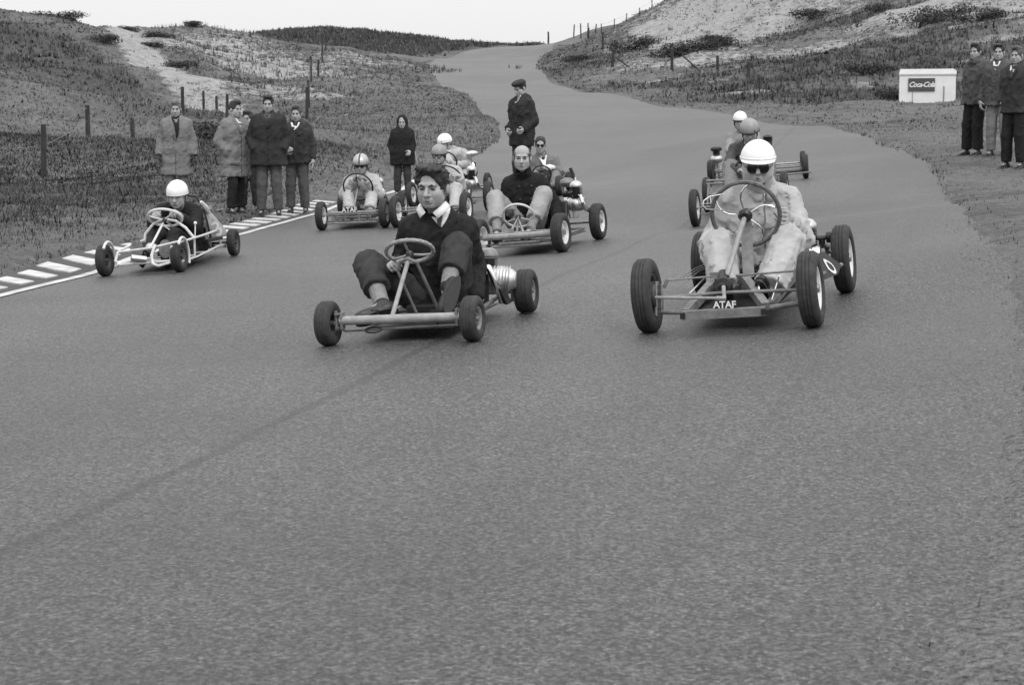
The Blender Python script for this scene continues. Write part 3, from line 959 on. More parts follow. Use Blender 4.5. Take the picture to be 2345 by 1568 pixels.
    # -------------------------------------------------------------- hair and headgear (head frame)
    def hair(self, m, style="short", amp=.004):
        S = SDF((-.13, -.16, -.13), (.13, .14, .17), max(.0055, self.hv * .75))
        if style == "bald":
            S.ell((0, -.02, .024), (.0825, .098, .089))
            S.sub_ell((0, .035, .145), (.066, .15, .105), k=.015)
            S.sub_ell((0, .1, -.03), (.078, .09, .13), k=.01)
        else:
            S.ell((0, -.014, .036), (.0835, .103, .096))
            if style == "wavy":
                S.ell((-.015, .062, .108), (.058, .034, .024), k=.02); S.ell((.036, .025, .112), (.042, .055, .024), k=.02); S.ell((.07, .0, .07), (.017, .05, .042), k=.02)
                S.ell((-.066, -.01, .065), (.016, .05, .04), k=.02)
            elif style == "quiff":
                S.ell((0, .055, .108), (.055, .045, .038), k=.03); S.ell((0, 0, .105), (.06, .07, .035), k=.03)
            elif style == "mop":
                S.ell((0, .05, .085), (.07, .05, .045), k=.03); S.ell((.07, 0, .04), (.025, .06, .06), k=.03); S.ell((-.07, 0, .04), (.025, .06, .06), k=.03)
            fz = -.035 if style != "mop" else -.045
            S.sub_ell((0, .115, fz), (.087, .092, .126 if style != 'mop' else .105), k=.006)
        S.cut((0, -.05, -.04), (0, .35, -1)) if style != "bald" else S.cut((0, -.05, -.045), (0, .3, -1))
        for sx in (-1, 1): S.sub_ell((sx * .083, -.012, -.02), (.012, .024, .038), k=.005)
        S.wrinkle(amp, 70, self.seed + 7, warp=1.6, fold=(.25, 1, .35)); S.wrinkle(amp * .5, 260, self.seed + 9, warp=2.5, fold=(.2, 1, .5))
        v, f = S.mesh()
        v = np.array([self.H(p) for p in v])
        return np_mesh("hair", v, f, m, self.root)
    def tri(self, mb, name, m, parent=None):
        mb.v = [tuple(self.H(p)) for p in mb.v]
        return mb.build(name, m, parent or self.root)
    def helmet(self, m, stripe=None, peak=False, flaps=None, deep=0.0, size=1.0, badge=None, rimmat=None):
        k = size
        mb = MB()
        n, ns = 14, 28
        rx_, ry_, rz_ = .103 * k, .124 * k, .112 * k
        cz = .034
        prof = []
        for i in range(n + 1):
            ph = math.radians(90 - i * (90 + 8 + deep) / n)
            prof.append((math.cos(ph), math.sin(ph)))
        inner = [(c * .93, s * .93 if s > 0 else s) for c, s in prof[::-1]]
        rings = prof + [(prof[-1][0] * 1.015, prof[-1][1] - .01)] + inner
        vs_, fs_ = [], []
        N = len(rings)
        for a in range(ns):
            th = 2 * math.pi * a / ns
            for (c, s) in rings:
                vs_.append((rx_ * c * math.cos(th), -.006 + ry_ * c * math.sin(th), cz + rz_ * s))
        for a in range(ns):
            b_ = (a + 1) % ns
            for i in range(N - 1): fs_.append((a * N + i, a * N + i + 1, b_ * N + i + 1, b_ * N + i))
        mb.add(vs_, fs_)
        self.tri(mb, "helmet", m)
        ho = self.root.children[-1]
        ho = [c for c in self.root.children if c.name.startswith("helmet")][-1]
        zb = cz + rz_ * prof[-1][1]
        if stripe:
            st = MB(); w = .009
            pts = []
            for i in range(0, 21):
                ph = math.radians(-2 + i * 184 / 20)
                pts.append((ry_ * 1.008 * math.cos(ph), rz_ * 1.008 * math.sin(ph)))
            vs_ = []
            for (yy, zz) in pts: vs_ += [(-w, -.006 + yy, cz + zz), (w, -.006 + yy, cz + zz)]
            st.add(vs_, [(2 * i, 2 * i + 1, 2 * i + 3, 2 * i + 2) for i in range(20)])
            self.tri(st, "stripe", stripe, self.root)
        if peak:
            pk = MB(); vs_ = []
            m_ = 13
            for i in range(m_):
                th = math.radians(18 + i * (144) / (m_ - 1))
                e = math.sin((i / (m_ - 1)) * math.pi) ** .5
                for (ex, dz) in ((.985, .004), (1.0 + .16 * e, -.012 * e), (1.0 + .16 * e, -.017 * e), (.985, -.006)):
                    vs_.append((rx_ * ex * math.cos(th), -.006 + ry_ * ex * math.sin(th), zb + dz))
            pk.add(vs_, [(i * 4 + a, i * 4 + (a + 1) % 4, (i + 1) * 4 + (a + 1) % 4, (i + 1) * 4 + a) for i in range(m_ - 1) for a in range(4)])
            self.tri(pk, "peak", m)
            self.tri(MB().lathe([(1, 0)], (0, 0, 0), (0, 0, 1)) if False else MB().tube([(rx_ * 1.01 * math.cos(t), -.006 + ry_ * 1.01 * math.sin(t), zb + .012) for t in np.linspace(0, 2 * math.pi, 25)[:-1]], .0025, 5, closed=True), "trim", rimmat or m)
        if flaps:
            fl = MB()
            rim = [(rx_ * 1.0 * math.cos(t), -.006 + ry_ * 1.0 * math.sin(t), zb - .004) for t in np.linspace(0, 2 * math.pi, 25)[:-1]]
            fl.tube(rim, .009, 6, closed=True)
            for sx in (-1, 1):
                fl.ell((sx * .083, -.012, zb - .042), (.012, .034, .048))
                fl.tube([(sx * .083, .0, zb - .07), (sx * .07, .03, -.085), (sx * .03, .06, -.118), (0, .066, -.124)], .005, 6)
            self.tri(fl, "ear_flaps", flaps)
        else:
            fl = MB()
            for sx in (-1, 1): fl.tube([(sx * .09, -.002, zb), (sx * .075, .02, -.06), (sx * .035, .058, -.115), (0, .062, -.124)], .0045, 6)
            self.tri(fl, "chin_strap", M_strap)
        if badge:
            bd = MB().ell((-.052 * k, .10 * k, zb + .02), (.011, .006, .012))
            self.tri(bd, "badge", badge)
        return zb
    def glasses(self, lens, r=.027, z=-.002, goggles=False):
        for sx in (-1, 1):
            mb = MB().lathe([(0.0005, .004), (r * .8, .003), (r, 0), (r, -.003), (0.0005, -.002)], (sx * .034, .098, z), (sx * .18, 1, -.05), 16)
            self.tri(mb, "lens", lens)
        fr_ = MB()
        for sx in (-1, 1):
            c = np.array((sx * .034, .099, z))
            fr_.tube([c + np.array((math.cos(t) * (r + .001), -sx * .18 * math.cos(t) * r, math.sin(t) * (r + .001))) for t in np.linspace(0, 6.283, 17)[:-1]], .003 if not goggles else .006, 5, closed=True)
            fr_.tube([(sx * (.034 + r), .094, z + .004), (sx * .078, .06, z + .004), (sx * .084, 0, z + .002)], .0025 if not goggles else .007, 5)
        fr_.tube([(-.012, .104, z), (.012, .104, z)], .003, 5)
        self.tri(fr_, "spectacle_frame" if not goggles else "goggle_frame", M_strap)
    # -------------------------------------------------------------- clothes
    def finish(self, S, name, m, wr=(.004, 75), key=None):
        if wr:
            S.wrinkle(wr[0] * 1.3, wr[1] * .9, self.seed * 3 + len(name)); S.wrinkle(wr[0] * wr[2] if len(wr) > 2 else wr[0] * .75, wr[1] * 1.9, self.seed * 5 + len(name), fold=(.9, .2, .5))
        v, f = S.mesh()
        self.bvh[key or name] = BVHTree.FromPolygons([tuple(p) for p in v], [tuple(int(i) for i in q) for q in f])
        g_ = np_mesh(name, v, f, m, self.root)
        sm = g_.modifiers.new("drape", 'SMOOTH'); sm.factor = .5; sm.iterations = 4 if self.vox < .014 else 2
        return g_
    def top(self, name, m, g=.014, wr=(.005, 70), sleeve=.97, arm=(.056, .05, .04), hem=.0, skirt=None, hood=False, collar=True):
        J = self.J
        keys = ['pel', 'sa', 'sb', 'ea', 'eb', 'wa', 'wb', 'neck', 'chest']
        lo, hi = self.bounds(keys, .2)
        if skirt: lo[2] = min(lo[2], skirt[0] - .03)
        if hood: hi = np.maximum(hi, J['head'] + .2); lo = np.minimum(lo, J['head'] - .2)
        S = SDF(lo, hi, self.vox)
        self.torso(S, g)
        self.limbs(S, g, arm, upto=sleeve, flat=True)
        if hem:
            up = J['chest'] - J['pel']; up = up / np.linalg.norm(up)
            c = J['pel'] - up * hem; l = self.lat('hip')
            S.cone(c - l * .085, c + l * .085, .112 + g, k=.05)
            S.cut(c - up * .0, -up, .45)
        if skirt:
            z, hw, r = skirt
            l = self.lat('hip')
            for t in (.0, .35, .7, 1.0):
                c = J['pel'] * 1.0; zz = J['pel'][2] + (z - .1 - J['pel'][2]) * t
                c = np.array([c[0], c[1], zz]); c[:2] += ((J['ka'] + J['kb'])[:2] / 2 - J['pel'][:2]) * .4 * t
                S.cone(c - l * (.085 + (hw - .085) * t), c + l * (.085 + (hw - .085) * t), .115 + g + (r - .115 - g) * t, k=.05)
            S.cut((0, 0, z), (0, 0, -1))
        if hood:
            R = self.R
            S.ell(self.H((0, -.03, .01)), (.108, .115, .135), R, .03)
            S.cone(self.H((0, -.05, -.08)), J['neck'], .1, .11, k=.05)
            S.sub_ell(self.H((0, .11, -.02)), (.072, .11, .10), R, .012)
        elif collar:
            S.cone(J['neck'] , lerp(J['neck'], J['head'], .22), (.062 + g) * self.sc, (.058 + g * .5) * self.sc, k=.02)
            S.sub_ell(lerp(J['neck'], J['head'], .3) + self.R[:, 1] * .03, (.058, .085, .06), self.R, .01)
        return self.finish(S, name, m, wr)
    def trousers(self, m, g=.012, wr=(.005, 70), upto=.93, leg=(.08, .062, .054), flare=1.0):
        J = self.J
        lo, hi = self.bounds(['pel', 'ha', 'hb', 'ka', 'kb', 'aa', 'ab'], .2)
        S = SDF(lo, hi, self.vox)
        l = self.lat('hip'); s = self.sc
        S.cone(J['pel'] - l * .08 * s, J['pel'] + l * .08 * s, (.11 + g) * s, k=.05)
        self.legs(S, g, leg=(leg[0], leg[1], leg[2] * flare), upto=upto, flat=True)
        return self.finish(S, "trousers", m, wr)
    def shoes(self, m, sock=None):
        J = self.J
        for q in 'ab':
            a, t = J['a' + q], J['t' + q]
            F = t - a; up = (J['k' + q] - a); up /= np.linalg.norm(up)
            sole_n = up - F * (up @ F) / (F @ F); sole_n /= np.linalg.norm(sole_n)
            Fd = F / np.linalg.norm(F)
            l = np.cross(Fd, sole_n)
            lo = np.minimum(a, t) - .16; hi = np.maximum(a, t) + .16
            S = SDF(lo, hi, min(self.vox, .012))
            heel = a - sole_n * .04 - Fd * .03
            S.cone(heel, a + sole_n * .01, .036, .04, k=.02)
            toe = heel + Fd * .22
            R = np.array([l, Fd, sole_n]).T
            S.ell(lerp(heel, toe, .35) , (.04, .10, .04), R, .03)
            S.ell(lerp(heel, toe, .8), (.046, .075, .036), R, .03)
            S.cut(heel - sole_n * .032, -sole_n, .4)
            v, f = S.mesh()
            sh = np_mesh("shoe", v, f, m, self.root)
            so = MB()
            n = 18; vs_ = []
            for zz in (-.033, -.047):
                for i in range(n):
                    th = 2 * math.pi * i / n
                    c_ = math.cos(th); s_ = math.sin(th)
                    wdt = .043 + .006 * c_
                    p = lerp(heel, toe, .5) + Fd * (.145 * c_) + l * (wdt * s_) + sole_n * zz
                    vs_.append(p)
            so.add(vs_, [(i, (i + 1) % n, n + (i + 1) % n, n + i) for i in range(n)] + [tuple(range(n)), tuple(range(n, 2 * n))[::-1]])
            so.build("sole", M_leather, sh, smooth=False)
            if sock:
                MB().tube([a + up * .02, lerp(a, J['k' + q], .42)], .047, 12, r2=.054).build("sock", sock, self.root)
    def patch(self, name, key, m, rows, nu=6, off=.006, origin=None, lat=None, up=None, front=None, parent=None):
        """cloth piece lying on a garment: rows of (height, left, right) measured from the neck base along the chest"""
        J = self.J
        o = J['neck'] if origin is None else np.array(origin)
        fr = self.front() if front is None else np.array(front)
        l = self.lat('sho') if lat is None else np.array(lat)
        u = (J['chest'] - J['pel']) if up is None else np.array(up); u = u / np.linalg.norm(u)
        vs_ = []
        last = .12
        for (h, a, b_) in rows:
            for i in range(nu):
                x = a + (b_ - a) * i / (nu - 1)
                p = o + u * h + l * x
                hit = self.bvh[key].ray_cast(Vector(p + fr * .5), Vector(-fr), 1.0)
                if hit[0] is not None:
                    q = np.array(hit[0]); last = (q - p) @ fr
                else: q = p + fr * last
                vs_.append(q + fr * off)
        n = len(rows)
        fs_ = [(r * nu + i, r * nu + i + 1, (r + 1) * nu + i + 1, (r + 1) * nu + i) for r in range(n - 1) for i in range(nu - 1)]
        o_ = mesh_obj(name, vs_, fs_, m, parent or self.root)
        md = o_.modifiers.new("thick", 'SOLIDIFY'); md.thickness = .003; md.offset = 1
        return o_

def stand(px, py, d, h, face, lean=(0, 0), arms=('down', 'down'), step=.0, gy=None, lat_in=1.0):
    """joints of a standing figure whose feet meet the ground at a print pixel"""
    b0 = V(px, py, d); b = np.array((b0.x, b0.y, gz(b0.x, b0.y)))
    f = np.array((face[0], face[1], 0.0)); f /= np.linalg.norm(f)
    l = np.array((f[1], -f[0], 0.0))                 # the figure's right-hand side
    if l[0] > 0: l = -l
    l = -l                                           # towards the picture's right
    s = h / 1.75; z = np.array((0, 0, 1.0))
    ln = np.array((lean[0], lean[1], 0.0))
    at = lambda zz, lo_=0, fo=0: b + z * zz * s + l * lo_ * s + f * fo * s + ln * (zz / 1.7) * s
    J = dict(pel=at(.97), chest=at(1.34, 0, .01), neck=at(1.475), head=at(1.632, 0, .02),
             sa=at(1.41, -.17 * lat_in), sb=at(1.41, .17 * lat_in), ha=at(.94, -.09), hb=at(.94, .09),
             ka=at(.49, -.105, .02 + step), kb=at(.49, .105, .02 - step), aa=at(.09, -.125, -.02 + step), ab=at(.09, .125, -.02 - step),
             ta=at(.045, -.145, .13 + step), tb=at(.045, .145, .13 - step))
    for q, sg, a in (('a', -1, arms[0]), ('b', 1, arms[1])):
        if a == 'down': e, w = (1.13, .25, -.03), (.88, .275, .05)
        elif a == 'pocket': e, w = (1.14, .262, -.07), (.96, .18, .09)
        elif a == 'front': e, w = (1.14, .245, .02), (1.0, .12, .2)
        elif a == 'bent': e, w = (1.13, .215, -.06), (1.0, .17, .13)
        elif a == 'back': e, w = (1.15, .24, -.14), (.98, .1, -.17)
        J['e' + q] = at(e[0], sg * e[1], e[2]); J['w' + q] = at(w[0], sg * w[1], w[2])
    return b, J, f, l
# ================================================================== vegetation, fences, hut
def hit(px, py, d0=30, d1=230, step=.5):
    """ground point seen at a print pixel"""
    ds = np.arange(d0, d1, step)
    P = np.array([tuple(V(px, py, d)) for d in ds])
    g = ground(P[:, 0], P[:, 1])
    w = np.nonzero(P[:, 2] < g)[0]
    i = w[0] if len(w) else len(ds) - 1
    return Vector((P[i, 0], P[i, 1], g[i]))

def in_view(x, y, m=3.0):
    return (np.abs(x) < (y + 1) * (CX / FPX) * 1.04 + m)

def grass_mat(name, lo, hi, rough=.9):
    m, nt, b = node_mat(name)
    a = nd(nt, "ShaderNodeAttribute", attribute_name="shade").outputs['Fac']
    grey(nt, mapr(nt, a, 0, 1, lo, hi), b)
    b.inputs['Roughness'].default_value = rough
    gn = nd(nt, "ShaderNodeNewGeometry").outputs['Normal']
    mx_ = nd(nt, "ShaderNodeMix"); mx_.data_type = 'VECTOR'; mx_.inputs[0].default_value = .72; mx_.inputs[5].default_value = (0, 0, 1)
    nt.links.new(gn, mx_.inputs[4]); nn = nd(nt, "ShaderNodeVectorMath"); nn.operation = 'NORMALIZE'; nt.links.new(mx_.outputs[1], nn.inputs[0]); nt.links.new(nn.outputs[0], b.inputs['Normal'])
    b.inputs['Specular IOR Level'].default_value = 0.15
    return m
def tufts(name, x, y, h, w, nb, lean, material, seed=0, shade=None, zoff=-.01, spread=.5):
    r = np.random.RandomState(seed)
    n = len(x)
    z = ground(x, y) + zoff
    x = np.repeat(x, nb); y = np.repeat(y, nb); z = np.repeat(z, nb); hh = np.repeat(h, nb) * r.uniform(.6, 1.15, n * nb); ww = np.repeat(w, nb)
    sh = np.repeat(shade if shade is not None else r.rand(n), nb) + r.normal(0, .12, n * nb)
    a = r.rand(n * nb) * 6.283
    ln = r.uniform(.1, 1, n * nb) * lean
    ox, oy = r.normal(0, 1, n * nb) * ww * spread * 2, r.normal(0, 1, n * nb) * ww * spread * 2
    bx, by = x + ox, y + oy
    px_, py_ = -np.sin(a), np.cos(a)
    tx, ty = bx + np.cos(a) * hh * ln, by + np.sin(a) * hh * ln
    v = np.empty((n * nb, 3, 3), np.float32)
    v[:, 0] = np.c_[bx - px_ * ww / 2, by - py_ * ww / 2, z]
    v[:, 1] = np.c_[bx + px_ * ww / 2, by + py_ * ww / 2, z]
    v[:, 2] = np.c_[tx, ty, z + hh]
    f = np.arange(n * nb * 3).reshape(-1, 3)
    o = np_mesh_simple(name, v.reshape(-1, 3), f, material)
    at = o.data.attributes.new("shade", 'FLOAT', 'POINT')
    s3 = np.repeat(np.clip(sh, 0, 1), 3); at.data.foreach_set("value", s3.astype(np.float32))
    tag(o, kind="stuff")
    return o
def np_mesh_simple(name, v, f, material):
    me = bpy.data.meshes.new(name)
    me.vertices.add(len(v)); me.vertices.foreach_set("co", np.asarray(v, np.float32).ravel())
    me.loops.add(f.size); me.loops.foreach_set("vertex_index", f.ravel().astype(np.int32))
    me.polygons.add(len(f)); me.polygons.foreach_set("loop_start", np.arange(0, f.size, f.shape[1], dtype=np.int32))
    me.update(calc_edges=True)
    me.materials.append(material)
    o = bpy.data.objects.new(name, me); COL.objects.link(o)
    return o
rg = np.random.RandomState(77)
def scatter(n, x0, x1, y0, y1, sdmin=.05, dens=None, ypow=1.0):
    x = rg.uniform(x0, x1, n); y = y0 + (y1 - y0) * rg.rand(n) ** ypow
    k = in_view(x, y); x, y = x[k], y[k]
    sd = road_sd(x, y); k = sd > sdmin; x, y, sd = x[k], y[k], sd[k]
    if dens is not None:
        k = rg.rand(len(x)) < dens(x, y); x, y = x[k], y[k]
    return x, y
_pn = SineNoise(31, 1.1, 9, 2); _pn2 = SineNoise(32, .35, 9, 2)
def patchy(x, y): return np.clip(.5 + .28 * _pn(x, y) + .25 * _pn2(x, y), 0, 1)
M_gr = grass_mat("short_grass", .04, .115)
M_gr2 = grass_mat("dune_grass", .095, .25)
M_marram = grass_mat("marram_grass", .07, .2)
M_scrub = grass_mat("dark_scrub", .045, .12)
from_interp_sand = None
def sand_at(x, y):
    i = np.clip(np.searchsorted(ys, y), 0, ny_ - 1); j = np.clip(np.searchsorted(xs, x), 0, nx_ - 1)
    return sand.reshape(ny_, nx_)[i, j]
def scrub_at(x, y):
    i = np.clip(np.searchsorted(ys, y), 0, ny_ - 1); j = np.clip(np.searchsorted(xs, x), 0, nx_ - 1)
    return scrub.reshape(ny_, nx_)[i, j]
x, y = scatter(60000, -15, -3.2, 12, 46, sdmin=.74, ypow=.8)
s_ = patchy(x, y)
tufts("short_grass", x, y, rg.uniform(.03, .09, len(x)) * (1 + .4 * s_) * np.clip(.6 + (road_sd(x, y) - .7) * .3, .4, 1.4), rg.uniform(.012, .03, len(x)) * np.clip(y / 22, .8, 2), 3, .9, M_gr, 1, shade=s_)
x, y = scatter(34000, -2.5, 12, 2.5, 46, sdmin=-.02, ypow=.9)
k_ = x > 0.3
x, y = x[k_], y[k_]; s_ = patchy(x, y)
tufts("short_grass", x, y, rg.uniform(.025, .08, len(x)), rg.uniform(.01, .026, len(x)) * np.clip(y / 20, .5, 2), 3, .9, M_gr2, 2, shade=s_ * .8)
x, y = scatter(42000, -18, 1, 38, 82, sdmin=.0)
s_ = patchy(x, y)
tufts("verge_grass", x, y, rg.uniform(.04, .10, len(x)) * (1 + .6 * s_), rg.uniform(.03, .06, len(x)), 3, .7, M_gr2, 3, shade=s_ * .75)
x, y = scatter(85000, -60, -2, 50, 150, sdmin=.3, dens=lambda x, y: np.clip(1.05 - sand_at(x, y) * 1.1, .0, 1))
s_ = patchy(x, y) * (1 - .6 * scrub_at(x, y))
tufts("dune_grass", x, y, rg.uniform(.04, .12, len(x)) * (1 + 1.0 * scrub_at(x, y)), rg.uniform(.06, .13, len(x)) * np.clip(y / 80, .8, 1.6), 3, .6, M_gr2, 4, shade=s_ * .7)
x, y = scatter(95000, 1, 70, 42, 172, sdmin=.3, dens=lambda x, y: np.clip(1 - sand_at(x, y) * .9, .06, 1))
s_ = patchy(x, y) * (1 - .8 * scrub_at(x, y))
tufts("dune_grass", x, y, rg.uniform(.04, .12, len(x)) * (1 + 1.2 * scrub_at(x, y)), rg.uniform(.06, .13, len(x)) * np.clip(y / 80, .8, 1.6), 3, .6, M_gr2, 5, shade=s_ * .8)
# rows of planted marram on the bare dune
mx, my = [], []
for i in range(60):
    for j in range(42):
        mx.append(-36 + i * .62 + rg.uniform(-.16, .16)); my.append(84 + j * 1.35 + rg.uniform(-.3, .3))
mx, my = np.array(mx), np.array(my)
k_ = (sand_at(mx, my) > .18) & (band(mx, my, PATH, 1.8, .8) < .2) & in_view(mx, my)
mx, my = mx[k_], my[k_]
tufts("planted_marram", mx, my, rg.uniform(.2, .45, len(mx)), np.full(len(mx), .07), 7, .5, M_marram, 6, shade=rg.rand(len(mx)) * .6, spread=.9)
x = rg.uniform(3, 45, 2600); y = rg.uniform(85, 165, 2600)
k_ = (sand_at(x, y) > .3) & in_view(x, y) & (road_sd(x, y) > .5)
tufts("planted_marram", x[k_], y[k_], rg.uniform(.12, .3, k_.sum()), np.full(k_.sum(), .07), 6, .6, M_marram, 7, shade=rg.rand(k_.sum()) * .8, spread=.9)
# scrub masses on the far dark hill and in the hollows of both dunes
x, y = scatter(26000, -45, 4, 160, 222, sdmin=2, dens=lambda x, y: np.clip(scrub_at(x, y) * 1.4, 0, 1))
tufts("far_scrub", x, y, rg.uniform(.25, .55, len(x)), rg.uniform(.2, .4, len(x)), 4, .4, M_scrub, 8, shade=rg.rand(len(x)), spread=.8)
x, y = scatter(42000, -45, 60, 60, 140, sdmin=2, dens=lambda x, y: np.clip((scrub_at(x, y) * (.6 + .8 * patchy(x * 1.7, y * 1.7)) - np.where(x > 0, .28, .45)) * 1.5, 0, 1))
tufts("dune_scrub", x, y, rg.uniform(.1, .34, len(x)), rg.uniform(.06, .12, len(x)), 8, .5, M_scrub, 9, shade=rg.rand(len(x)), spread=.9)

# gravel along the crumbling right edge
NG = 42000
gx = rg.uniform(0, 5, NG); gy = 2.8 + rg.rand(NG) ** 1.3 * 14
sd = road_sd(gx, gy)
k_ = (np.abs(sd - .06) < np.abs(rg.normal(0, .22, NG)) + .0) & (sd < .9) & (sd > -.4) & (gx > .2)
gx, gy = gx[k_], gy[k_]; gzv = np.maximum(tps(gx, gy) + .006, ground(gx, gy))
gv, gf = [], []
for i in range(len(gx)):
    s = .0035 + .009 * rg.rand() ** 2; a0 = rg.rand() * 6.28; n = len(gv)
    for j in range(3):
        t = a0 + j * 2.094; gv.append((gx[i] + s * math.cos(t), gy[i] + s * math.sin(t), gzv[i] - .004))
    gv.append((gx[i] + rg.uniform(-.3, .3) * s, gy[i] + rg.uniform(-.3, .3) * s, gzv[i] + s * rg.uniform(.5, 1)))
    gf += [(n, n + 1, n + 3), (n + 1, n + 2, n + 3), (n + 2, n, n + 3)]
go = mesh_obj("gravel", gv, gf, mat("gravel_stone", .17, .85, var=.5, vscale=40), smooth=False); tag(go, kind="stuff")

# ---------------------------------------------------------------- shrubs
M_leaf = grass_mat("shrub_leaves", .022, .075)
M_twig = mat("shrub_twigs", .03, .9)
def shrub(px, py, w, h, label, seed, d=None, n=900):
    p = Vector((*G2(px, py, 130 if px < 700 else 160), 0))
    p.z = gz(p.x, p.y)
    r = np.random.RandomState(seed)
    w *= 1.45; h *= .62; n = int(n * 1.7)
    root = empty("dune_shrub", p); tag(root, label, "shrub", "shrubs on the dunes")
    tw = MB()
    cl = []
    for i in range(9):
        a = r.rand() * 6.28; q = Vector((math.cos(a) * w * .42 * r.rand() ** .5, math.sin(a) * w * .3 * r.rand() ** .5, h * r.uniform(.25, .75)))
        tw.tube([(0, 0, -.05), q * .5 + Vector((0, 0, h * .1)), q], .03 * h, 5, r2=.008); cl.append(q)
    tw.build("stem", M_twig, root)
    c = np.array([tuple(cl[i]) for i in r.randint(0, 9, n)])
    g = r.normal(0, 1, (n, 3)); g /= np.linalg.norm(g, axis=1)[:, None]
    rad = r.rand(n) ** .4
    c = c + g * rad[:, None] * np.array((w * .24, w * .2, h * .38))
    c[:, 2] = np.maximum(c[:, 2], .02)
    s = r.uniform(.03, .07, n) * (h ** .5) * 1.3
    u = r.normal(0, 1, (n, 3)); u /= np.linalg.norm(u, axis=1)[:, None]; v = np.cross(u, r.normal(0, 1, (n, 3))); v /= np.linalg.norm(v, axis=1)[:, None]
    vv = np.stack([c - u * s[:, None], c + v * s[:, None] * .6, c + u * s[:, None], c - v * s[:, None] * .6], 1).reshape(-1, 3)
    o = np_mesh_simple("crown", vv, np.arange(n * 4).reshape(-1, 4), M_leaf); o.parent = root
    at = o.data.attributes.new("shade", 'FLOAT', 'POINT'); at.data.foreach_set("value", np.repeat(np.clip(r.rand(n), 0, 1), 4).astype(np.float32))
    return root
SHR = [(238, 103, 1.6, .8, "black bush at the left rim of the sandy path up the dune"), (362, 96, 1.7, .9, "bush at the top right of the sandy path"), (356, 122, 1.3, .6, "low bush half way down the sandy path's right rim"),
       (450, 78, 1.6, .7, "small bush on the skyline above the planted dune"), (140, 56, 2.4, .8, "flat bush on the left skyline"), (298, 78, 1.2, .8, "pointed bush on the skyline over the sandy path"),
       (455, 312, 1.5, .75, "tangled bush behind the man in pale coat and scarf"), (505, 326, 1.2, .6, "bush beside the fence posts behind the light grey coat"), (410, 165, 1.8, .8, "dark bush below the planted dune"),
       (1438, 118, 2.8, 1.9, "rounded dark shrub in the sand left of the strut-braced fence"), (1480, 132, 2.0, 1.1, "smaller shrub right of the rounded one on the sand slope"),
       (1560, 138, 2.6, 1.5, "dark shrub above the braced fence post"), (1625, 130, 2.6, 1.4, "pointed shrub on the small ridge above the fence"), (1640, 100, 2.2, 1.0, "isolated shrub high on the pale right slope"),
       (1860, 45, 2.6, 1.3, "dark shrub near the top of the right dune"), (2010, 30, 1.6, 1.0, "small black shrub beside the pale sand track at top right"), (2175, 40, 3.0, 1.1, "broad shrub between two sand tracks at top right"), (2100, 75, 3.0, 1.4, "broad dark shrub above the white hut"),
       (2230, 60, 2.6, 1.2, "shrub above the three men on the right bank"), (1985, 190, 2.2, 1.0, "shrub in the hollow left of the white hut"), (2065, 222, 1.3, .6, "low weeds at the left corner of the white hut"), (1320, 150, 1.8, 1.0, "dark bush where the road bends round the right slope")]
for i, (px, py, w, h, lb) in enumerate(SHR): shrub(px, py, w, h, lb, 100 + i, n=1100 if w > 2 else 800)

# ---------------------------------------------------------------- fences
M_post = mat("weathered_post", .035, .9, var=.4, vscale=15, bump=.5, bscale=40, stretch=(1, 1, .2))
M_wire = mat("fence_wire", .16, .6, metal=.5)
def fence(label, posts, r=.045, wires=(.9, .55), stays=()):
    """posts: (px, py_base, height, d or None, lean)"""
    pts = []
    for (px, py, h, d, ln) in posts:
        p = hit(px, py, 25) if d is None else V(px, py, d)
        p.z = gz(p.x, p.y); pts.append((p, h, ln))
    root = empty("fence", pts[0][0]); tag(root, label, "fence")
    o = pts[0][0]
    for (p, h, ln) in pts:
        q = p - o
        MB().tube([q + Vector((0, 0, -.15)), q + Vector((ln * h * .5, 0, h * .5)), q + Vector((ln * h, 0, h))], r, 7, r2=r * .85).build("post", M_post, root)
    for fr_ in wires:
        for (a, ha, la), (b_, hb, lb) in zip(pts[:-1], pts[1:]):
            A_ = a - o + Vector((la * ha * fr_, 0, ha * fr_)); B_ = b_ - o + Vector((lb * hb * fr_, 0, hb * fr_))
            MB().tube([A_, (A_ + B_) / 2 - Vector((0, 0, .04)), B_], .006, 4).build("wire", M_wire, root)
    for (a, b_) in stays:
        MB().tube([hit(a[0], a[1] + a[2], 25) - o + Vector((0, 0, a[3])), hit(b_[0], b_[1], 25) - o], .035, 6).build("strut", M_post, root)
    return root
fence("wire fence of dark posts crossing the grass left of the low kart", [(-40, 408, 1.1, 37, 0), (100, 405, 1.15, 38, .03), (203, 352, 1.0, 46, 0), (307, 355, 1.1, 50, -.03), (420, 318, 1.0, 60, 0)], wires=(.93, .6), r=.07)
fence("short row of posts climbing behind the spectators by the sandy path", [(467, 277, 1.05, 72, 0), (497, 290, 1.0, 66, 0), (520, 300, .95, 60, .03)], r=.06, wires=(.9,))
fence("straggling fence of tall posts running up the middle slope", [(702, 245, 1.5, 70, .02), (706, 212, 1.3, 78, 0), (712, 190, 1.3, 88, 0), (728, 176, 1.5, 98, .02), (738, 150, 1.8, 120, 0), (746, 136, 1.6, 138, 0)], r=.07, wires=(.9, .5))
fence("braced wire fence along the foot of the right sand slope", [(1380, 118, 1.4, None, 0), (1401, 158, 1.2, None, .08), (1538, 165, 1.2, None, 0), (1642, 166, .85, None, 0), (1713, 185, .85, None, 0)], r=.095, wires=(.92, .5))
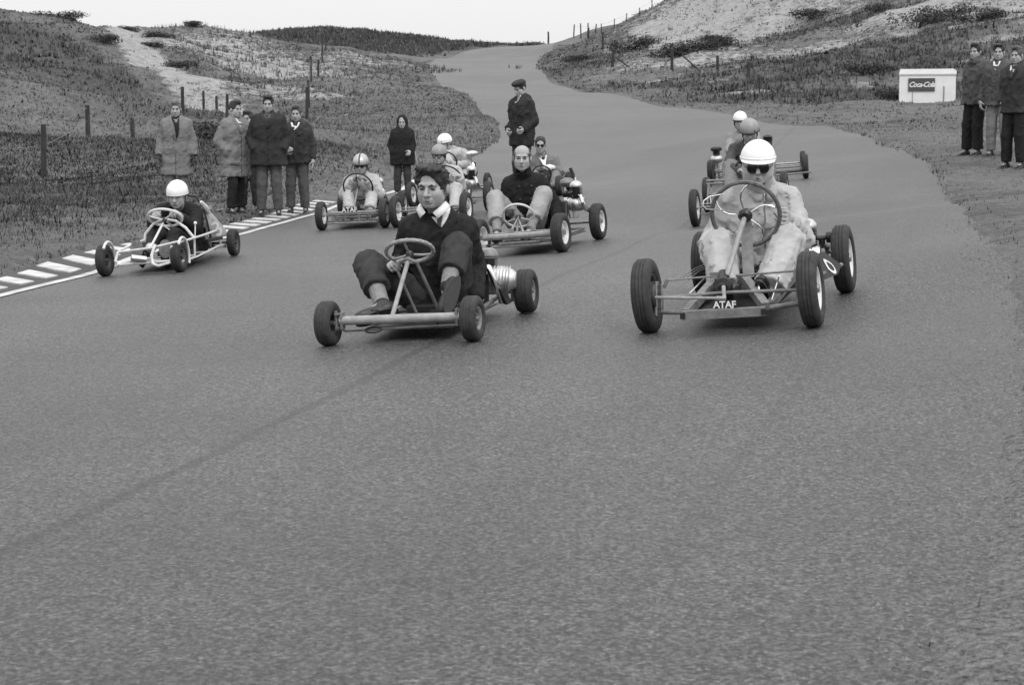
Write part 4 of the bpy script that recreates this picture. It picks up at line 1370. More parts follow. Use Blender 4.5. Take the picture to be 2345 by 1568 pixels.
for lb, a, bb in (("slanting strut on the left of the braced fence", (1410, 132), (1442, 156)), ("long slanting strut beside the braced fence's middle post", (1562, 128), (1606, 168))):
    B_ = hit(*bb); A_ = V(a[0], a[1], B_.y + .3)
    root = empty("fence_strut", B_); tag(root, lb, "strut")
    MB().tube([Vector((0, 0, -.05)), A_ - B_], .05, 6).build("pole", M_post, root)
fence("thin-post fence along the right skyline", [(1290 + i * 29, 100 - i * 13.2, 1.0 + .15 * (i % 3), 170 - i * 1.6, rg.uniform(-.05, .05)) for i in range(2, 11)], r=.05, wires=(.9,))
fence("cluster of stakes where the skyline fence meets the road", [(1313, 104, 1.3, 176, .05), (1330, 98, 1.5, 174, -.04), (1345, 94, 1.6, 172, .03), (1362, 90, 1.2, 171, .1)], r=.07, wires=(.8,))
cp = V(1255, 103, 199); cp.z = gz(cp.x, cp.y)
root = empty("marker_post", cp); tag(root, "lone dark post on the crest of the road against the sky", "post")
MB().tube([(0, 0, -.3), (.02, 0, .8), (-.01, 0, 1.45)], .11, 8, r2=.09).build("post_shaft", M_post, root)

# ---------------------------------------------------------------- white hut with advertising board
hb = V(2122, 232, 68.0); hb.z = gz(hb.x, hb.y) - .05
hut = empty("hut", hb); hut.rotation_euler = (0, 0, math.radians(-14)); tag(hut, "small white hut with a dark script sign at the foot of the right dune", "hut")
M_hut = mat("white_hut_paint", .72, .7, var=.06, vscale=3, bump=.1, bscale=20)
M_hroof = mat("pale_hut_roof", .42, .8, var=.12, vscale=4)
W_, D_, H_ = 2.12, 1.5, 1.08
MB().box((0, D_ / 2, H_ / 2 + .05), (W_ / 2, D_ / 2, H_ / 2 + .1)).build("wall", M_hut, hut, smooth=False)
rf = MB(); o_ = .02
rf.add([(-W_ / 2 - o_, -o_, H_ + .15), (W_ / 2 + o_, -o_, H_ + .15), (W_ / 2 + o_, D_ + o_, H_ + .38), (-W_ / 2 - o_, D_ + o_, H_ + .38),
        (-W_ / 2 - o_, -o_, H_ + .21), (W_ / 2 + o_, -o_, H_ + .21), (W_ / 2 + o_ - .12, D_ + o_, H_ + .46), (-W_ / 2 - o_, D_ + o_, H_ + .46)],
       [(0, 3, 2, 1), (4, 5, 6, 7), (0, 1, 5, 4), (2, 3, 7, 6), (0, 4, 7, 3), (1, 2, 6, 5)])
rf.build("roof", M_hroof, hut, smooth=False)
bd = MB().box((-.22, -.02, .88), (.50, .018, .25)).build("sign_board", mat("sign_board_paint", .06, .5), hut, smooth=False)
text_mesh("sign_lettering", "Coca-Cola", .27, M_hut, bd, Matrix.Translation((-.22, -.042, .88)) @ Matrix.Rotation(math.pi / 2, 4, 'X'), extrude=.003, shear=.35, spacing=.82, bold=.006)
MB().box((.62, -.012, .42), (.02, .012, .40)).build("drain_pipe", mat("drain_grey", .2, .6), hut, smooth=False)
MB().box((-.55, -.008, .3), (.015, .01, .3)).build("board_joint", mat("joint_grey", .3, .6), hut, smooth=False)
# ================================================================== karts
M_rubber = mat("tyre_rubber", 0.024, .75, var=.35, vscale=25, bump=.3, bscale=70)
M_rubber2 = mat("dusty_tyre_rubber", 0.034, .85, var=.4, vscale=18, bump=.3, bscale=70)
M_rimw = mat("white_rim_paint", 0.62, .4, var=.12, vscale=20)
M_rimg = mat("grey_rim_paint", 0.2, .45, var=.2, vscale=25)
M_rimd = mat("dark_rim_paint", 0.06, .5, var=.3, vscale=25)
M_fr_l = mat("pale_frame_paint", 0.27, .45, var=.22, vscale=22, bump=.1, bscale=60)
M_fr_g = mat("grey_frame_paint", 0.17, .5, var=.25, vscale=22, bump=.12, bscale=60)
M_fr_w = mat("white_frame_paint", 0.6, .45, var=.15, vscale=22)
M_steel = mat("bare_steel", 0.35, .4, metal=.8, var=.25, vscale=30)
M_alu = mat("cast_aluminium", 0.55, .38, metal=.85, var=.15, vscale=25, bump=.15, bscale=50)
M_chrome = mat("chrome", 0.75, .12, metal=1.0)
M_iron = mat("oily_iron", 0.03, .5, metal=.3, var=.4, vscale=25, bump=.3, bscale=40)
M_bake = mat("black_bakelite", 0.02, .3)
M_wheelw = mat("ivory_steering_rim", 0.62, .4)
M_wheelg = mat("taped_steering_rim", 0.28, .7, var=.3, vscale=60)
M_seat = mat("black_vinyl_seat", 0.02, .5, bump=.3, bscale=30)
M_sheet = mat("grey_sheet_metal", 0.2, .45, var=.2, vscale=9)
M_darksheet = mat("dark_sheet_metal", 0.035, .45, var=.3, vscale=9)
M_white = mat("white_lettering", 0.75, .6)

class Kart:
    def __init__(self, name, label, contact, L=None, track=None, group=None):
        a, b, c = [V(*e) for e in contact]
        a, b, c = [Vector((p.x, p.y, float(tps([p.x], [p.y])[0]) + .004)) for p in (a, b, c)]
        x = (b - a).normalized()
        y = (c - b); y = (y - x * y.dot(x)).normalized()
        z = x.cross(y)
        o = (a + b) / 2
        self.L = L or (c - b).dot(y)
        self.T = track or (b - a).length
        self.M = Matrix(((x.x, y.x, z.x, o.x), (x.y, y.y, z.y, o.y), (x.z, y.z, z.z, o.z), (0, 0, 0, 1)))
        self.Mi = self.M.inverted()
        self.root = empty(name, mat4=self.M)
        tag(self.root, label, "go-kart", group)
        self.d0 = o.y
    def k(self, px, py, d): return self.Mi @ V(px, py, d)
    def wheel(self, c, R, W, steer=0.0, rb=.55, rim=None, tyre=None, camber=0.0, spokes=0, seg=40, label=None, dish=.3, groove=True):
        ax = Vector((math.cos(steer), math.sin(steer), camber)).normalized()
        c = Vector(c); rb = R * rb; out = 1 if c.x > 0 else -1
        hub = MB().lathe([(.001, -W * .42), (R * .11, -W * .42), (R * .13, -W * .2), (R * .13, W * .2), (R * .11, W * .42), (.001, W * .42)], c, ax, 14)
        for i in range(5):
            t = 2 * math.pi * i / 5
            u = ax.cross(Vector((0, 0, 1))).normalized(); w = ax.cross(u)
            p = c + ax * out * W * .18 + (u * math.cos(t) + w * math.sin(t)) * R * .2
            hub.tube([p, p + ax * out * .014], .007, 6)
        ho = hub.build("wheel", M_steel if rim is not M_rimd else M_rimd, self.root)
        if label: ho["label"] = label
        H_ = R - rb
        pr = [(rb, -W * .36), (rb + .25 * H_, -W * .47), (rb + .55 * H_, -W * .5), (rb + .85 * H_, -W * .43), (R - .006 * R, -W * .30)]
        if groove:
            g = R * .018
            for a_, b_ in ((-.2, -.165), (-.02, .02), (.165, .2)):
                pr += [(R, W * (a_ - .01)), (R - g, W * a_), (R - g, W * b_), (R, W * (b_ + .01))]
        else: pr += [(R, -W * .15), (R * 1.004, 0), (R, W * .15)]
        pr += [(R - .006 * R, W * .30), (rb + .85 * H_, W * .43), (rb + .55 * H_, W * .5), (rb + .25 * H_, W * .47), (rb, W * .36), (rb - .002, 0)]
        MB().lathe(pr, c, ax, seg, closed=True).build("tyre", tyre or M_rubber, ho, flat_angle=60)
        rm = MB()
        dz = W * dish * out
        rm.lathe([(rb + .006, -W * .38), (rb - .004, -W * .37), (rb - .014, -W * .28), (rb - .02, 0), (rb - .014, W * .28), (rb - .004, W * .37), (rb + .006, W * .38), (rb + .002, W * .34), (rb - .008, 0), (rb + .002, -W * .34)], c, ax, 28, closed=True)
        if spokes:
            u = ax.cross(Vector((0, 0, 1))).normalized(); w = ax.cross(u)
            for i in range(spokes):
                t = 2 * math.pi * i / spokes
                r_ = (u * math.cos(t) + w * math.sin(t)); t2 = t + (.35 if i % 2 else -.35)
                r2_ = (u * math.cos(t2) + w * math.sin(t2))
                rm.tube([c + r2_ * R * .12 + ax * (W * .2 if i % 2 else -W * .2), c + r_ * (rb - .012)], .0028, 4)
        else:
            rm.lathe([(R * .1, dz * .25), (R * .24, dz * .25), (rb * .62, dz * .62), (rb - .018, dz * .4), (rb - .018, dz * .4 - .004 * out), (rb * .62, dz * .62 - .004 * out), (R * .24, dz * .25 - .004 * out), (R * .1, dz * .25 - .004 * out)], c, ax, 28)
        rm.build("rim", rim or M_rimg, ho)
        return ho
    def steering(self, c, n, R, r=.011, spokes=3, rim=None, spoke=None, a0=math.pi / 2, flat=False, curved=0.0, hubr=.03, scallop=False, spoke_r=.006, up=(0, 0, 1)):
        c = Vector(c); n = Vector(n).normalized()
        u = n.cross(Vector(up)).normalized(); w = u.cross(n)
        hub = MB().lathe([(.001, .02), (hubr * .7, .018), (hubr, .008), (hubr, -.012), (hubr * .6, -.03), (.001, -.03)], c, n, 18)
        ho = hub.build("steering_wheel", M_bake if spoke is not None else (rim or M_bake), self.root)
        N = 44
        rr = [r * (1 + (.22 if (scallop and i % 2) else 0)) for i in range(N)]
        MB().tube([c + (u * math.cos(2 * math.pi * i / N) + w * math.sin(2 * math.pi * i / N)) * R + n * .02 for i in range(N)], rr, 8, closed=True).build("steering_rim", rim or M_bake, ho)
        for i in range(spokes):
            t = a0 + 2 * math.pi * i / spokes
            pts = []
            for j in range(7):
                q = j / 6
                tt = t + curved * math.sin(q * math.pi) * .35 - curved * .25 * q
                pts.append(c + (u * math.cos(tt) + w * math.sin(tt)) * R * q + n * (.02 * q ** 2))
            sp = MB().tube(pts, spoke_r, 6)
            sp.build("spoke", spoke or rim or M_bake, ho)
        return ho
    def part(self, name, mb, m, parent=None, **kw): return mb.build(name, m, parent or self.root, **kw)
    def engine(self, c, s=1.0, tilt=0.0, tank=True, fins=M_iron, case=M_alu, headm=M_alu, exhaust=M_chrome, side=1):
        c = Vector(c)
        ax = Vector((0, math.sin(tilt), math.cos(tilt)))
        e = MB().ell(c, (.085 * s, .10 * s, .075 * s), None, 16, 10)
        e.lathe([(.001, -.09 * s), (.07 * s, -.09 * s), (.078 * s, -.05 * s), (.078 * s, .04 * s), (.06 * s, .085 * s), (.001, .09 * s)], c, (1, 0, 0), 20)
        for i in range(5): e.lathe([(.079 * s, -.06 * s + i * .022 * s), (.084 * s, -.056 * s + i * .022 * s), (.079 * s, -.052 * s + i * .022 * s)], c, (1, 0, 0), 20)
        eo = e.build("engine", case, self.root)
        f = MB()
        prof = [(.03 * s, .05 * s)]
        for i in range(8):
            h = .07 * s + i * .014 * s
            prof += [(.04 * s, h), (.068 * s, h + .001 * s), (.068 * s, h + .006 * s), (.04 * s, h + .007 * s)]
        f.lathe(prof + [(.03 * s, .19 * s)], c, ax, 20)
        f.build("cylinder", fins, eo, smooth=False)
        MB().lathe([(.069 * s, .185 * s), (.071 * s, .195 * s), (.066 * s, .215 * s), (.045 * s, .24 * s), (.02 * s, .25 * s), (.001, .252 * s)], c, ax, 20).build("cylinder_head", headm, eo)
        MB().tube([c + ax * .25 * s, c + ax * .285 * s], .009 * s, 8).build("spark_plug", M_white, eo)
        p = c + ax * .11 * s
        MB().tube([p + Vector((side * .03, -.04, 0)) * s, p + Vector((side * .07, -.1, -.02)) * s, p + Vector((side * .09, -.11, -.09)) * s, p + Vector((side * .1, -.05, -.17)) * s, p + Vector((side * .11, .1, -.2)) * s], [.016 * s, .018 * s, .02 * s, .026 * s, .03 * s], 10).build("exhaust", exhaust, eo)
        cb = MB().tube([p + Vector((-side * .05, .03, 0)) * s, p + Vector((-side * .12, .05, 0)) * s], .016 * s, 8)
        cb.lathe([(.001, .0), (.035 * s, .0), (.038 * s, .02 * s), (.035 * s, .045 * s), (.001, .05 * s)], p + Vector((-side * .12, .05, 0)) * s, (-side, .2, 0), 14)
        cb.tube([p + Vector((-side * .09, .05, -.01)) * s, p + Vector((-side * .09, .05, -.07)) * s], .022 * s, 10)
        cb.build("carburettor", M_iron, eo)
        return eo
    def frame_basic(self, m, zf, half, y0, y1, r=.013, bars=4, zr=None):
        zr = zf if zr is None else zr
        f = MB()
        for sx in (-1, 1):
            f.tube([(sx * half * .75, y0, zf), (sx * half, y0 + .15, zf), (sx * half, y1 - .12, zr), (sx * half * .9, y1, zr)], r, 8)
        for i in range(bars):
            t = i / (bars - 1); y = y0 + .02 + (y1 - y0 - .04) * t; hw = half * (.76 if i == 0 else 1 if i < bars - 1 else .9)
            f.tube([(-hw, y, zf + (zr - zf) * t), (hw, y, zf + (zr - zf) * t)], r * .95, 8)
        return f.build("frame", m, self.root)
    def floor_pan(self, m, half, y0, y1, z):
        return MB().box((0, (y0 + y1) / 2, z), (half, (y1 - y0) / 2, .003)).build("floor_pan", m, self.root, smooth=False)
    def seat(self, c, w=.36, d=.34, h=.3, m=M_seat, recline=.3):
        c = Vector(c)
        s = MB().box(c + Vector((0, 0, .025)), (w / 2, d / 2, .03))
        so = s.build("seat", m, self.root, smooth=False)
        bv = so.modifiers.new("bevel", 'BEVEL'); bv.width = .015; bv.segments = 2
        b_ = MB(); R_ = Matrix.Rotation(-recline, 3, 'X')
        b_.box(c + Vector((0, d / 2 + .03, h / 2 + .04)), (w / 2, .025, h / 2), R_)
        bo = b_.build("backrest", m, self.root, smooth=False)
        bv = bo.modifiers.new("bevel", 'BEVEL'); bv.width = .02; bv.segments = 2
    def pedal(self, c, h=.1, m=M_steel, tilt=.3):
        c = Vector(c)
        p = MB().tube([c, c + Vector((0, -.03, h))], .006, 6)
        p.box(c + Vector((0, -.035, h)), (.03, .006, .02))
        p.build("pedal", m, self.root, smooth=False)

# ---------------------------------------------------------------- K1: bare tube kart of the driver in the dark sweater
K1 = Kart("go_kart", "bare pale tube go-kart with small fat tyres, driven by the bareheaded man in sweater", KART_CONTACT['K1'], L=1.33)
k = K1; T = k.T / 2
R1f, R1r = .132, .142
k.wheel((-T, 0, R1f), R1f, .098, steer=math.radians(-3), rim=M_rimd, tyre=M_rubber2, dish=.25, rb=.5)
k.wheel((T, 0, R1f), R1f, .098, steer=math.radians(-3), rim=M_rimg, tyre=M_rubber2, dish=.25, rb=.5)
k.wheel((-T + .02, k.L, R1r), R1r, .125, rim=M_rimg, tyre=M_rubber, rb=.48)
k.wheel((T + .02, k.L, R1r), R1r, .125, rim=M_rimg, tyre=M_rubber, rb=.48)
zA = R1f + .012
k.part("front_axle", MB().tube([(-T + .075, 0, zA), (T - .07, 0, zA)], .027, 14), M_fr_l)
for sx in (-1, 1):
    br = MB()
    br.bar((sx * (T - .075), 0, zA + .04), (sx * (T - .05), 0, zA + .04), .05, .008); br.bar((sx * (T - .075), 0, zA - .04), (sx * (T - .05), 0, zA - .04), .05, .008)
    br.bar((sx * (T - .09), 0, zA - .05), (sx * (T - .09), 0, zA + .05), .05, .014, up=(1, 0, 0)); br.tube([(sx * (T - .052), 0, zA - .055), (sx * (T - .052), 0, zA + .06)], .012, 8); br.tube([(sx * (T - .05), 0, R1f), (sx * T, 0, R1f)], .012, 8)
    k.part('stub_axle', br, M_fr_g)
k.part("tie_rod", MB().tube([(-T + .08, .07, zA - .07), (T - .08, .07, zA - .055)], .007, 6).tube([(-T + .08, .07, zA - .07), (-T + .05, 0, zA - .03)], .007, 6).tube([(T - .08, .07, zA - .055), (T - .05, 0, zA - .03)], .007, 6), M_fr_g)
k.part("axle_ring", MB().tube([(-.17 + .05 * math.cos(t), .02 + .03 * math.sin(t), zA - .062 + .012 * math.sin(t)) for t in np.linspace(0, 6.283, 17)[:-1]], .006, 6, closed=True), M_iron)
fr_ = MB()
for sx in (-1, 1):
    fr_.tube([(sx * .17, .0, zA), (sx * .27, .25, .1), (sx * .29, .9, .1), (sx * .29, k.L + .12, .13)], .014, 8)
for y in (.3, .55, .8, 1.15): fr_.tube([(-.285, y, .1), (.285, y, .1)], .012, 8)
fr_.tube([(-.29, k.L + .12, .13), (.29, k.L + .12, .13)], .014, 8)
k.part("frame", fr_, M_fr_g)
k.floor_pan(M_darksheet, .28, .12, 1.3, .07)
hub = k.k(938, 584, 10.5)
foot = Vector((-.045, .0, zA + .01))
col = MB().tube([foot, hub + (hub - foot).normalized() * .01], .0135, 10)
k.part("steering_column", col, M_fr_l)
yk = MB()
top_ = foot.lerp(hub, .88)
yk.tube([top_ + Vector((-.075, .02, -.045)), top_ + Vector((-.05, .01, .005)), top_ + Vector((0, 0, .022)), top_ + Vector((.05, .01, .0)), k.k(985, 668, 10.6), k.k(1012, 728, 10.65)], .011, 8)
yk.tube([top_ + Vector((-.075, .02, -.045)), k.k(955, 720, 10.6)], .009, 8)
k.part("column_stay", yk, M_fr_g)
k.steering(hub + Vector((0, .0, .005)), Vector((-.10, .52, .85)), .142, r=.0115, spokes=3, rim=M_wheelg, spoke=M_fr_l, a0=math.radians(98), scallop=True, hubr=.024, spoke_r=.0085)
k.seat((0.03, .80, .10), .36, .34, .22, recline=.35)
for px in (862, 1002): k.pedal(k.k(px, 742, 10.35), .07, M_iron)
k.part("cables", MB().tube([k.k(890, 735, 10.3), k.k(930, 728, 10.4), k.k(960, 722, 10.6)], .005, 5).tube([k.k(892, 740, 10.3), k.k(940, 730, 10.45), k.k(1010, 726, 10.8)], .005, 5), M_steel)
# engine behind the driver's left elbow
ec = k.k(1148, 640, 11.2)
eng = MB().lathe([(.001, -.12), (.06, -.12), (.082, -.085), (.085, .0), (.075, .06), (.05, .095), (.001, .10)], ec, (1, .1, -.1), 26)
for i in range(7): eng.lathe([(.083, -.07 + i * .02), (.09, -.067 + i * .02), (.083, -.06 + i * .02)], ec, (1, .1, -.1), 26)
eo = eng.build("engine", M_alu, k.root)
cyl = k.k(1118, 612, 11.25); pr = [(.03, -.06)]
for i in range(8): pr += [(.042, -.05 + i * .014), (.06, -.049 + i * .014), (.06, -.043 + i * .014), (.042, -.042 + i * .014)]
MB().lathe(pr, cyl, (0, .1, 1), 24).build("cylinder", M_iron, eo, smooth=False)
MB().lathe([(.066, .066), (.069, .072), (.066, .09), (.055, .112), (.03, .124), (.001, .127)], cyl, (0, .1, 1), 26).build("fuel_tank", mat("tank_paint", .2, .4, var=.25, vscale=30), eo)
MB().tube([k.k(1118, 612, 11.13), k.k(1122, 622, 11.08), k.k(1131, 641, 11.08), k.k(1140, 662, 11.1), k.k(1150, 690, 11.15)], [.02, .021, .022, .024, .026], 12).build("exhaust", M_chrome, eo)
MB().bar(k.k(1145, 658, 11.08), k.k(1162, 694, 11.1), .06, .035).build('engine_mount', M_iron, eo, smooth=False)
MB().bar(k.k(1180, 660, 11.25), k.k(1178, 690, 11.25), .05, .05).build('engine_mount', M_iron, eo, smooth=False)
MB().bar(k.k(1096, 628, 11.1), k.k(1097, 672, 11.1), .045, .012).bar(k.k(1112, 628, 11.12), k.k(1114, 690, 11.1), .03, .012).build("chain_guard", M_iron, k.root, smooth=False)
k.part("rear_axle", MB().tube([(-T, k.L, R1r), (T, k.L, R1r)], .016, 10), M_steel)

# ---------------------------------------------------------------- K2: tall-wheeled kart of the driver in white helmet
K2 = Kart("go_kart", "tall-wheeled home-built go-kart with big steering wheel, driven by the man in sunglasses", KART_CONTACT['K2'])
k = K2; T = k.T / 2
R2 = .226
k.wheel((-T, 0, R2), R2, .12, steer=math.radians(1), rim=M_rimd, tyre=M_rubber2, camber=.04, rb=.56)
k.wheel((T, 0, R2), R2, .12, steer=math.radians(1), rim=M_rimw, tyre=M_rubber2, camber=.04, rb=.56)
k.wheel((-T + .06, k.L + .05, R2), R2, .12, rim=M_rimw, tyre=M_rubber, rb=.56)
k.wheel((T + .02, k.L, R2), R2, .12, rim=M_rimw, tyre=M_rubber, rb=.56, camber=.04)
f = MB()
f.bar(k.k(1562, 722, 10.36), k.k(1752, 712, 10.26), .052, .052)
f.bar(k.k(1571, 717, 10.42), k.k(1618, 664, 10.6), .05, .05); f.bar(k.k(1618, 664, 10.6), k.k(1644, 636, 10.85), .05, .05)
f.bar(k.k(1752, 702, 10.32), k.k(1706, 640, 10.7), .05, .05); f.bar(k.k(1706, 640, 10.7), k.k(1672, 634, 10.86), .05, .05)
for sx in (-1, 1): f.bar((sx * .24, .05, .13), (sx * .24, k.L + .1, .2), .045, .045)
for y in (.6, 1.0, k.L - .05): f.bar((-.24, y, .165), (.24, y, .165), .04, .04)
fo = k.part("frame", f, M_fr_g, smooth=False)
for q_ in (k.k(1562.5, 723.5, 10.325), k.k(1748, 714, 10.225)): MB().box(q_, (.015, .003, .018)).build('tube_end', M_bake, fo, smooth=False)
ax = MB()
ax.tube([k.k(1512, 715, 10.55), k.k(1566, 716, 10.45)], .013, 8).tube([k.k(1752, 706, 10.35), k.k(1838, 693, 10.34)], .016, 8)
ax.tube([k.k(1527, 681, 10.55), k.k(1657, 670, 10.5), k.k(1826, 664, 10.4)], .0105, 8)
k.part("front_axle", ax, M_fr_g)
k.part("tie_rod", MB().tube([k.k(1500, 681, 10.5), k.k(1640, 683, 10.4)], .0095, 8).tube([k.k(1640, 683, 10.4), k.k(1662, 683, 10.39)], .014, 8).tube([k.k(1658, 684, 10.4), k.k(1656, 655, 10.45)], .012, 8), M_fr_l)
k.part("radius_rod", MB().tube([k.k(1527, 642, 10.6), k.k(1640, 632, 10.7)], .006, 6).tube([k.k(1690, 631, 10.62), k.k(1824, 620, 10.45)], .007, 6).tube([k.k(1520, 660, 10.6), k.k(1528, 640, 10.6)], .012, 6).tube([k.k(1822, 632, 10.45), k.k(1826, 616, 10.45)], .02, 8), M_fr_g)
for (x_, y0, y1, d_) in ((1502, 645, 722, 10.57), (1828, 618, 706, 10.38)):
    kp = MB().tube([k.k(x_, y0, d_), k.k(x_, y1, d_)], .017, 10)
    kp.bar(k.k(x_ + 10, y0 + 6, d_ - .02), k.k(x_ + 10, y1 - 6, d_ - .02), .03, .012)
    k.part('kingpin', kp, M_steel)

for sx in (-1, 1): k.part("brake_drum", MB().lathe([(.001, -.03), (.075, -.03), (.085, -.02), (.085, .03), (.001, .032)], (sx * (T - .035), 0, R2), (sx, 0, 0), 20), M_rimd)
bx_ = MB().tube([k.k(1655, 628, 10.72), k.k(1655, 662, 10.5)], .034, 12)
bx_.lathe([(.001, -.05), (.05, -.05), (.056, 0), (.05, .03), (.001, .035)], k.k(1656, 655, 10.55), (0, -1, .15), 18)
k.part("steering_box", bx_, M_iron)
hubp = k.k(1706, 493, 10.93)
k.part("steering_column", MB().tube([k.k(1664, 632, 10.66), hubp], .017, 10), M_fr_l)
k.part("column_stay", MB().bar(k.k(1714, 636, 10.78), k.k(1708, 505, 10.98), .07, .012, up=(0, -1, .3)), M_fr_g, smooth=False)
sw = k.steering(hubp, Vector((-.02, .96, .27)), .212, r=.0145, spokes=5, rim=mat("brown_steering_rim", .11, .45, var=.4, vscale=50), spoke=M_chrome, a0=math.radians(17), curved=.9, hubr=.045, spoke_r=.0055, up=(0, .1, 1))
MB().tube([k.k(1655, 445, 10.93), k.k(1625, 450, 10.9), k.k(1611, 460, 10.88), k.k(1609, 470, 10.87), k.k(1616, 479, 10.86), k.k(1640, 480, 10.88), k.k(1672, 484, 10.9), k.k(1695, 492, 10.92)], .0045, 6).build("horn_ring", M_steel, sw)
plate = k.part("name_plate", MB().box(k.k(1659, 698, 10.32), (.07, .002, .026)), M_iron, smooth=False)
pl_c = k.k(1659, 698, 10.32)
text_mesh("lettering", "ATAF", .058, M_white, plate, Matrix.Translation(pl_c + Vector((0, -.004, 0))) @ Matrix.Rotation(math.pi / 2, 4, 'X') @ Matrix.Rotation(math.radians(-1), 4, 'Z'), extrude=.001, bold=.0012, spacing=.97)
k.floor_pan(M_darksheet, .26, .06, 1.45, .105)
k.seat((0, .95, .2), .40, .36, .34)
for px, py in ((1640, 655), (1745, 665)): k.pedal(k.k(px, py, 10.72), .07)
k.part("pedal_links", MB().tube([k.k(1784, 632, 10.6), k.k(1779, 645, 10.65), k.k(1765, 690, 10.5)], .005, 6).tube([k.k(1735, 640, 10.55), k.k(1738, 665, 10.5), k.k(1745, 690, 10.5)], .007, 6), M_chrome)
cab = MB()
for i in range(3): cab.tube([k.k(1560 + 8 * i, 636 + 2 * i, 11.0), k.k(1590 + 5 * i, 615 + 3 * i, 11.1), k.k(1625, 600 + 5 * i, 11.3)], .004, 5)
cab.tube([k.k(1578, 672, 10.9), k.k(1622, 628, 11.0)], .005, 5)
k.part("brake_cables", cab, M_steel)
# side pod with the number ring
sp_o = k.k(1900, 612, 11.15)
pod = MB(); pv = [k.k(1872, 582, 11.12), k.k(1886, 576, 11.15), k.k(1922, 608, 11.2), k.k(1918, 628, 11.15), k.k(1884, 642, 11.05), k.k(1874, 620, 11.05)]
n_ = (pv[1] - pv[0]).cross(pv[3] - pv[0]).normalized()
if (k.M.to_3x3() @ n_).y > 0: n_ = -n_
pv = [q - n_ * (q - pv[0]).dot(n_) for q in pv]
pod.v, pod.f = [], []
pod.add([p for p in pv] + [p - n_ * .02 for p in pv], [tuple(range(6)), tuple(range(6, 12))[::-1]] + [(i, (i + 1) % 6, 6 + (i + 1) % 6, 6 + i) for i in range(6)])
po = k.part("number_board", pod, M_darksheet, smooth=False)
ring = MB(); cpx, cpy = 1903, 608
pts_o, pts_i = [], []
for i in range(20):
    t = 2 * math.pi * i / 20
    a_ = math.cos(t) * 23; b_ = math.sin(t) * 10.5 * (1.0 - .45 * (math.cos(t) < 0) * abs(math.cos(t)))
    ca, sa = math.cos(math.radians(42)), math.sin(math.radians(42))
    for lst, sc_ in ((pts_o, 1.0), (pts_i, .62)):
        q = k.k(cpx + (a_ * ca - b_ * sa) * sc_ + (1.5 if sc_ < 1 else 0), cpy + (a_ * sa + b_ * ca) * sc_, 11.12)
        q = q - n_ * (q - pv[0]).dot(n_) + n_ * .004
        lst.append(q)
ring.add(pts_o + pts_i, [(i, (i + 1) % 20, 20 + (i + 1) % 20, 20 + i) for i in range(20)])
k.part("number_zero", ring, M_white, po, smooth=False)
k.part("side_bar", MB().tube([k.k(1868, 634, 11.0), k.k(1926, 606, 11.35)], .014, 8), M_fr_g)
k.part("filler_cap", MB().tube([k.k(1893, 590, 11.3), k.k(1893, 568, 11.3)], .012, 8).ell(k.k(1893, 566, 11.3), (.02, .02, .022)).ell(k.k(1900, 577, 11.28), (.012, .012, .012)), M_bake)
k.part("brake_lever", MB().tube([k.k(1862, 596, 11.25), k.k(1842, 558, 11.35)], .006, 6).tube([k.k(1848, 548, 11.34), k.k(1852, 562, 11.34)], .014, 8), M_bake)
k.engine(k.k(1850, 585, 11.75), 1.0, side=-1)
k.part("rear_axle", MB().tube([(-T, k.L + .03, R2), (T, k.L, R2)], .018, 10), M_steel)

# ---------------------------------------------------------------- K3: long low kart with tail fairing
K3 = Kart("go_kart", "long white-tubed go-kart with pointed tail fairing beside the striped kerb", KART_CONTACT['K3'])
k = K3; T = k.T / 2
R3f, R3r = .148, .14
k.wheel((-T, 0, R3f), R3f, .09, steer=math.radians(-3), rim=M_rimd, tyre=M_rubber, rb=.5)
k.wheel((T, 0, R3f), R3f, .09, steer=math.radians(-3), rim=M_rimd, tyre=M_rubber, rb=.5)
k.wheel((-T + .05, k.L, R3r), R3r, .085, rim=M_rimd, tyre=M_rubber, rb=.55)
k.wheel((T + .02, k.L, R3r), R3r, .085, rim=M_rimd, tyre=M_rubber, rb=.55)
for sx in (-1, 1):
    mg = MB()
    pts = [(sx * T + .055 * math.cos(math.radians(16)), math.cos(t) * (R3f + .022), R3f + math.sin(t) * (R3f + .022)) for t in np.linspace(-.5, 2.4, 16)]
    vs_ = []
    for (x_, y_, z_) in pts: vs_ += [(x_ - .10 * (sx > 0) - .055, y_, z_), (x_ - .02, y_, z_)]
    mg.tube([(sx * T + .045, y_, z_) for (x_, y_, z_) in pts], .013, 8)
    k.part("mudguard_hoop", mg, M_fr_w)
f = MB(); r_ = .011
top = [k.k(308, 580, 16.25), k.k(340, 572, 16.3), k.k(385, 560, 16.2), k.k(405, 556, 16.1)]
f.tube([k.k(270, 575, 16.35), k.k(312, 556, 16.5), k.k(330, 550, 16.7)], r_, 8)
f.tube([k.k(268, 578, 16.3), k.k(345, 568, 16.25), k.k(410, 553, 16.1)], r_, 8)
f.tube([k.k(270, 578, 16.3), k.k(264, 598, 16.25), k.k(275, 606, 16.2), k.k(345, 601, 16.2), k.k(410, 596, 16.1)], r_ * 1.3, 8)
f.tube([k.k(268, 606, 16.2), k.k(300, 598, 16.2), k.k(350, 590, 16.2)], r_ * .8, 8)
f.tube([k.k(355, 560, 16.2), k.k(347, 585, 16.15), k.k(350, 604, 16.1), k.k(362, 609, 16.1), k.k(390, 601, 16.1), k.k(393, 562, 16.1)], r_ * 1.3, 8)
f.tube([k.k(412, 555, 16.15), k.k(470, 537, 17.2), k.k(512, 522, 17.9)], r_, 8)
f.tube([k.k(418, 598, 16.2), k.k(450, 588, 16.9), k.k(503, 562, 17.8), k.k(516, 560, 18)], r_, 8)
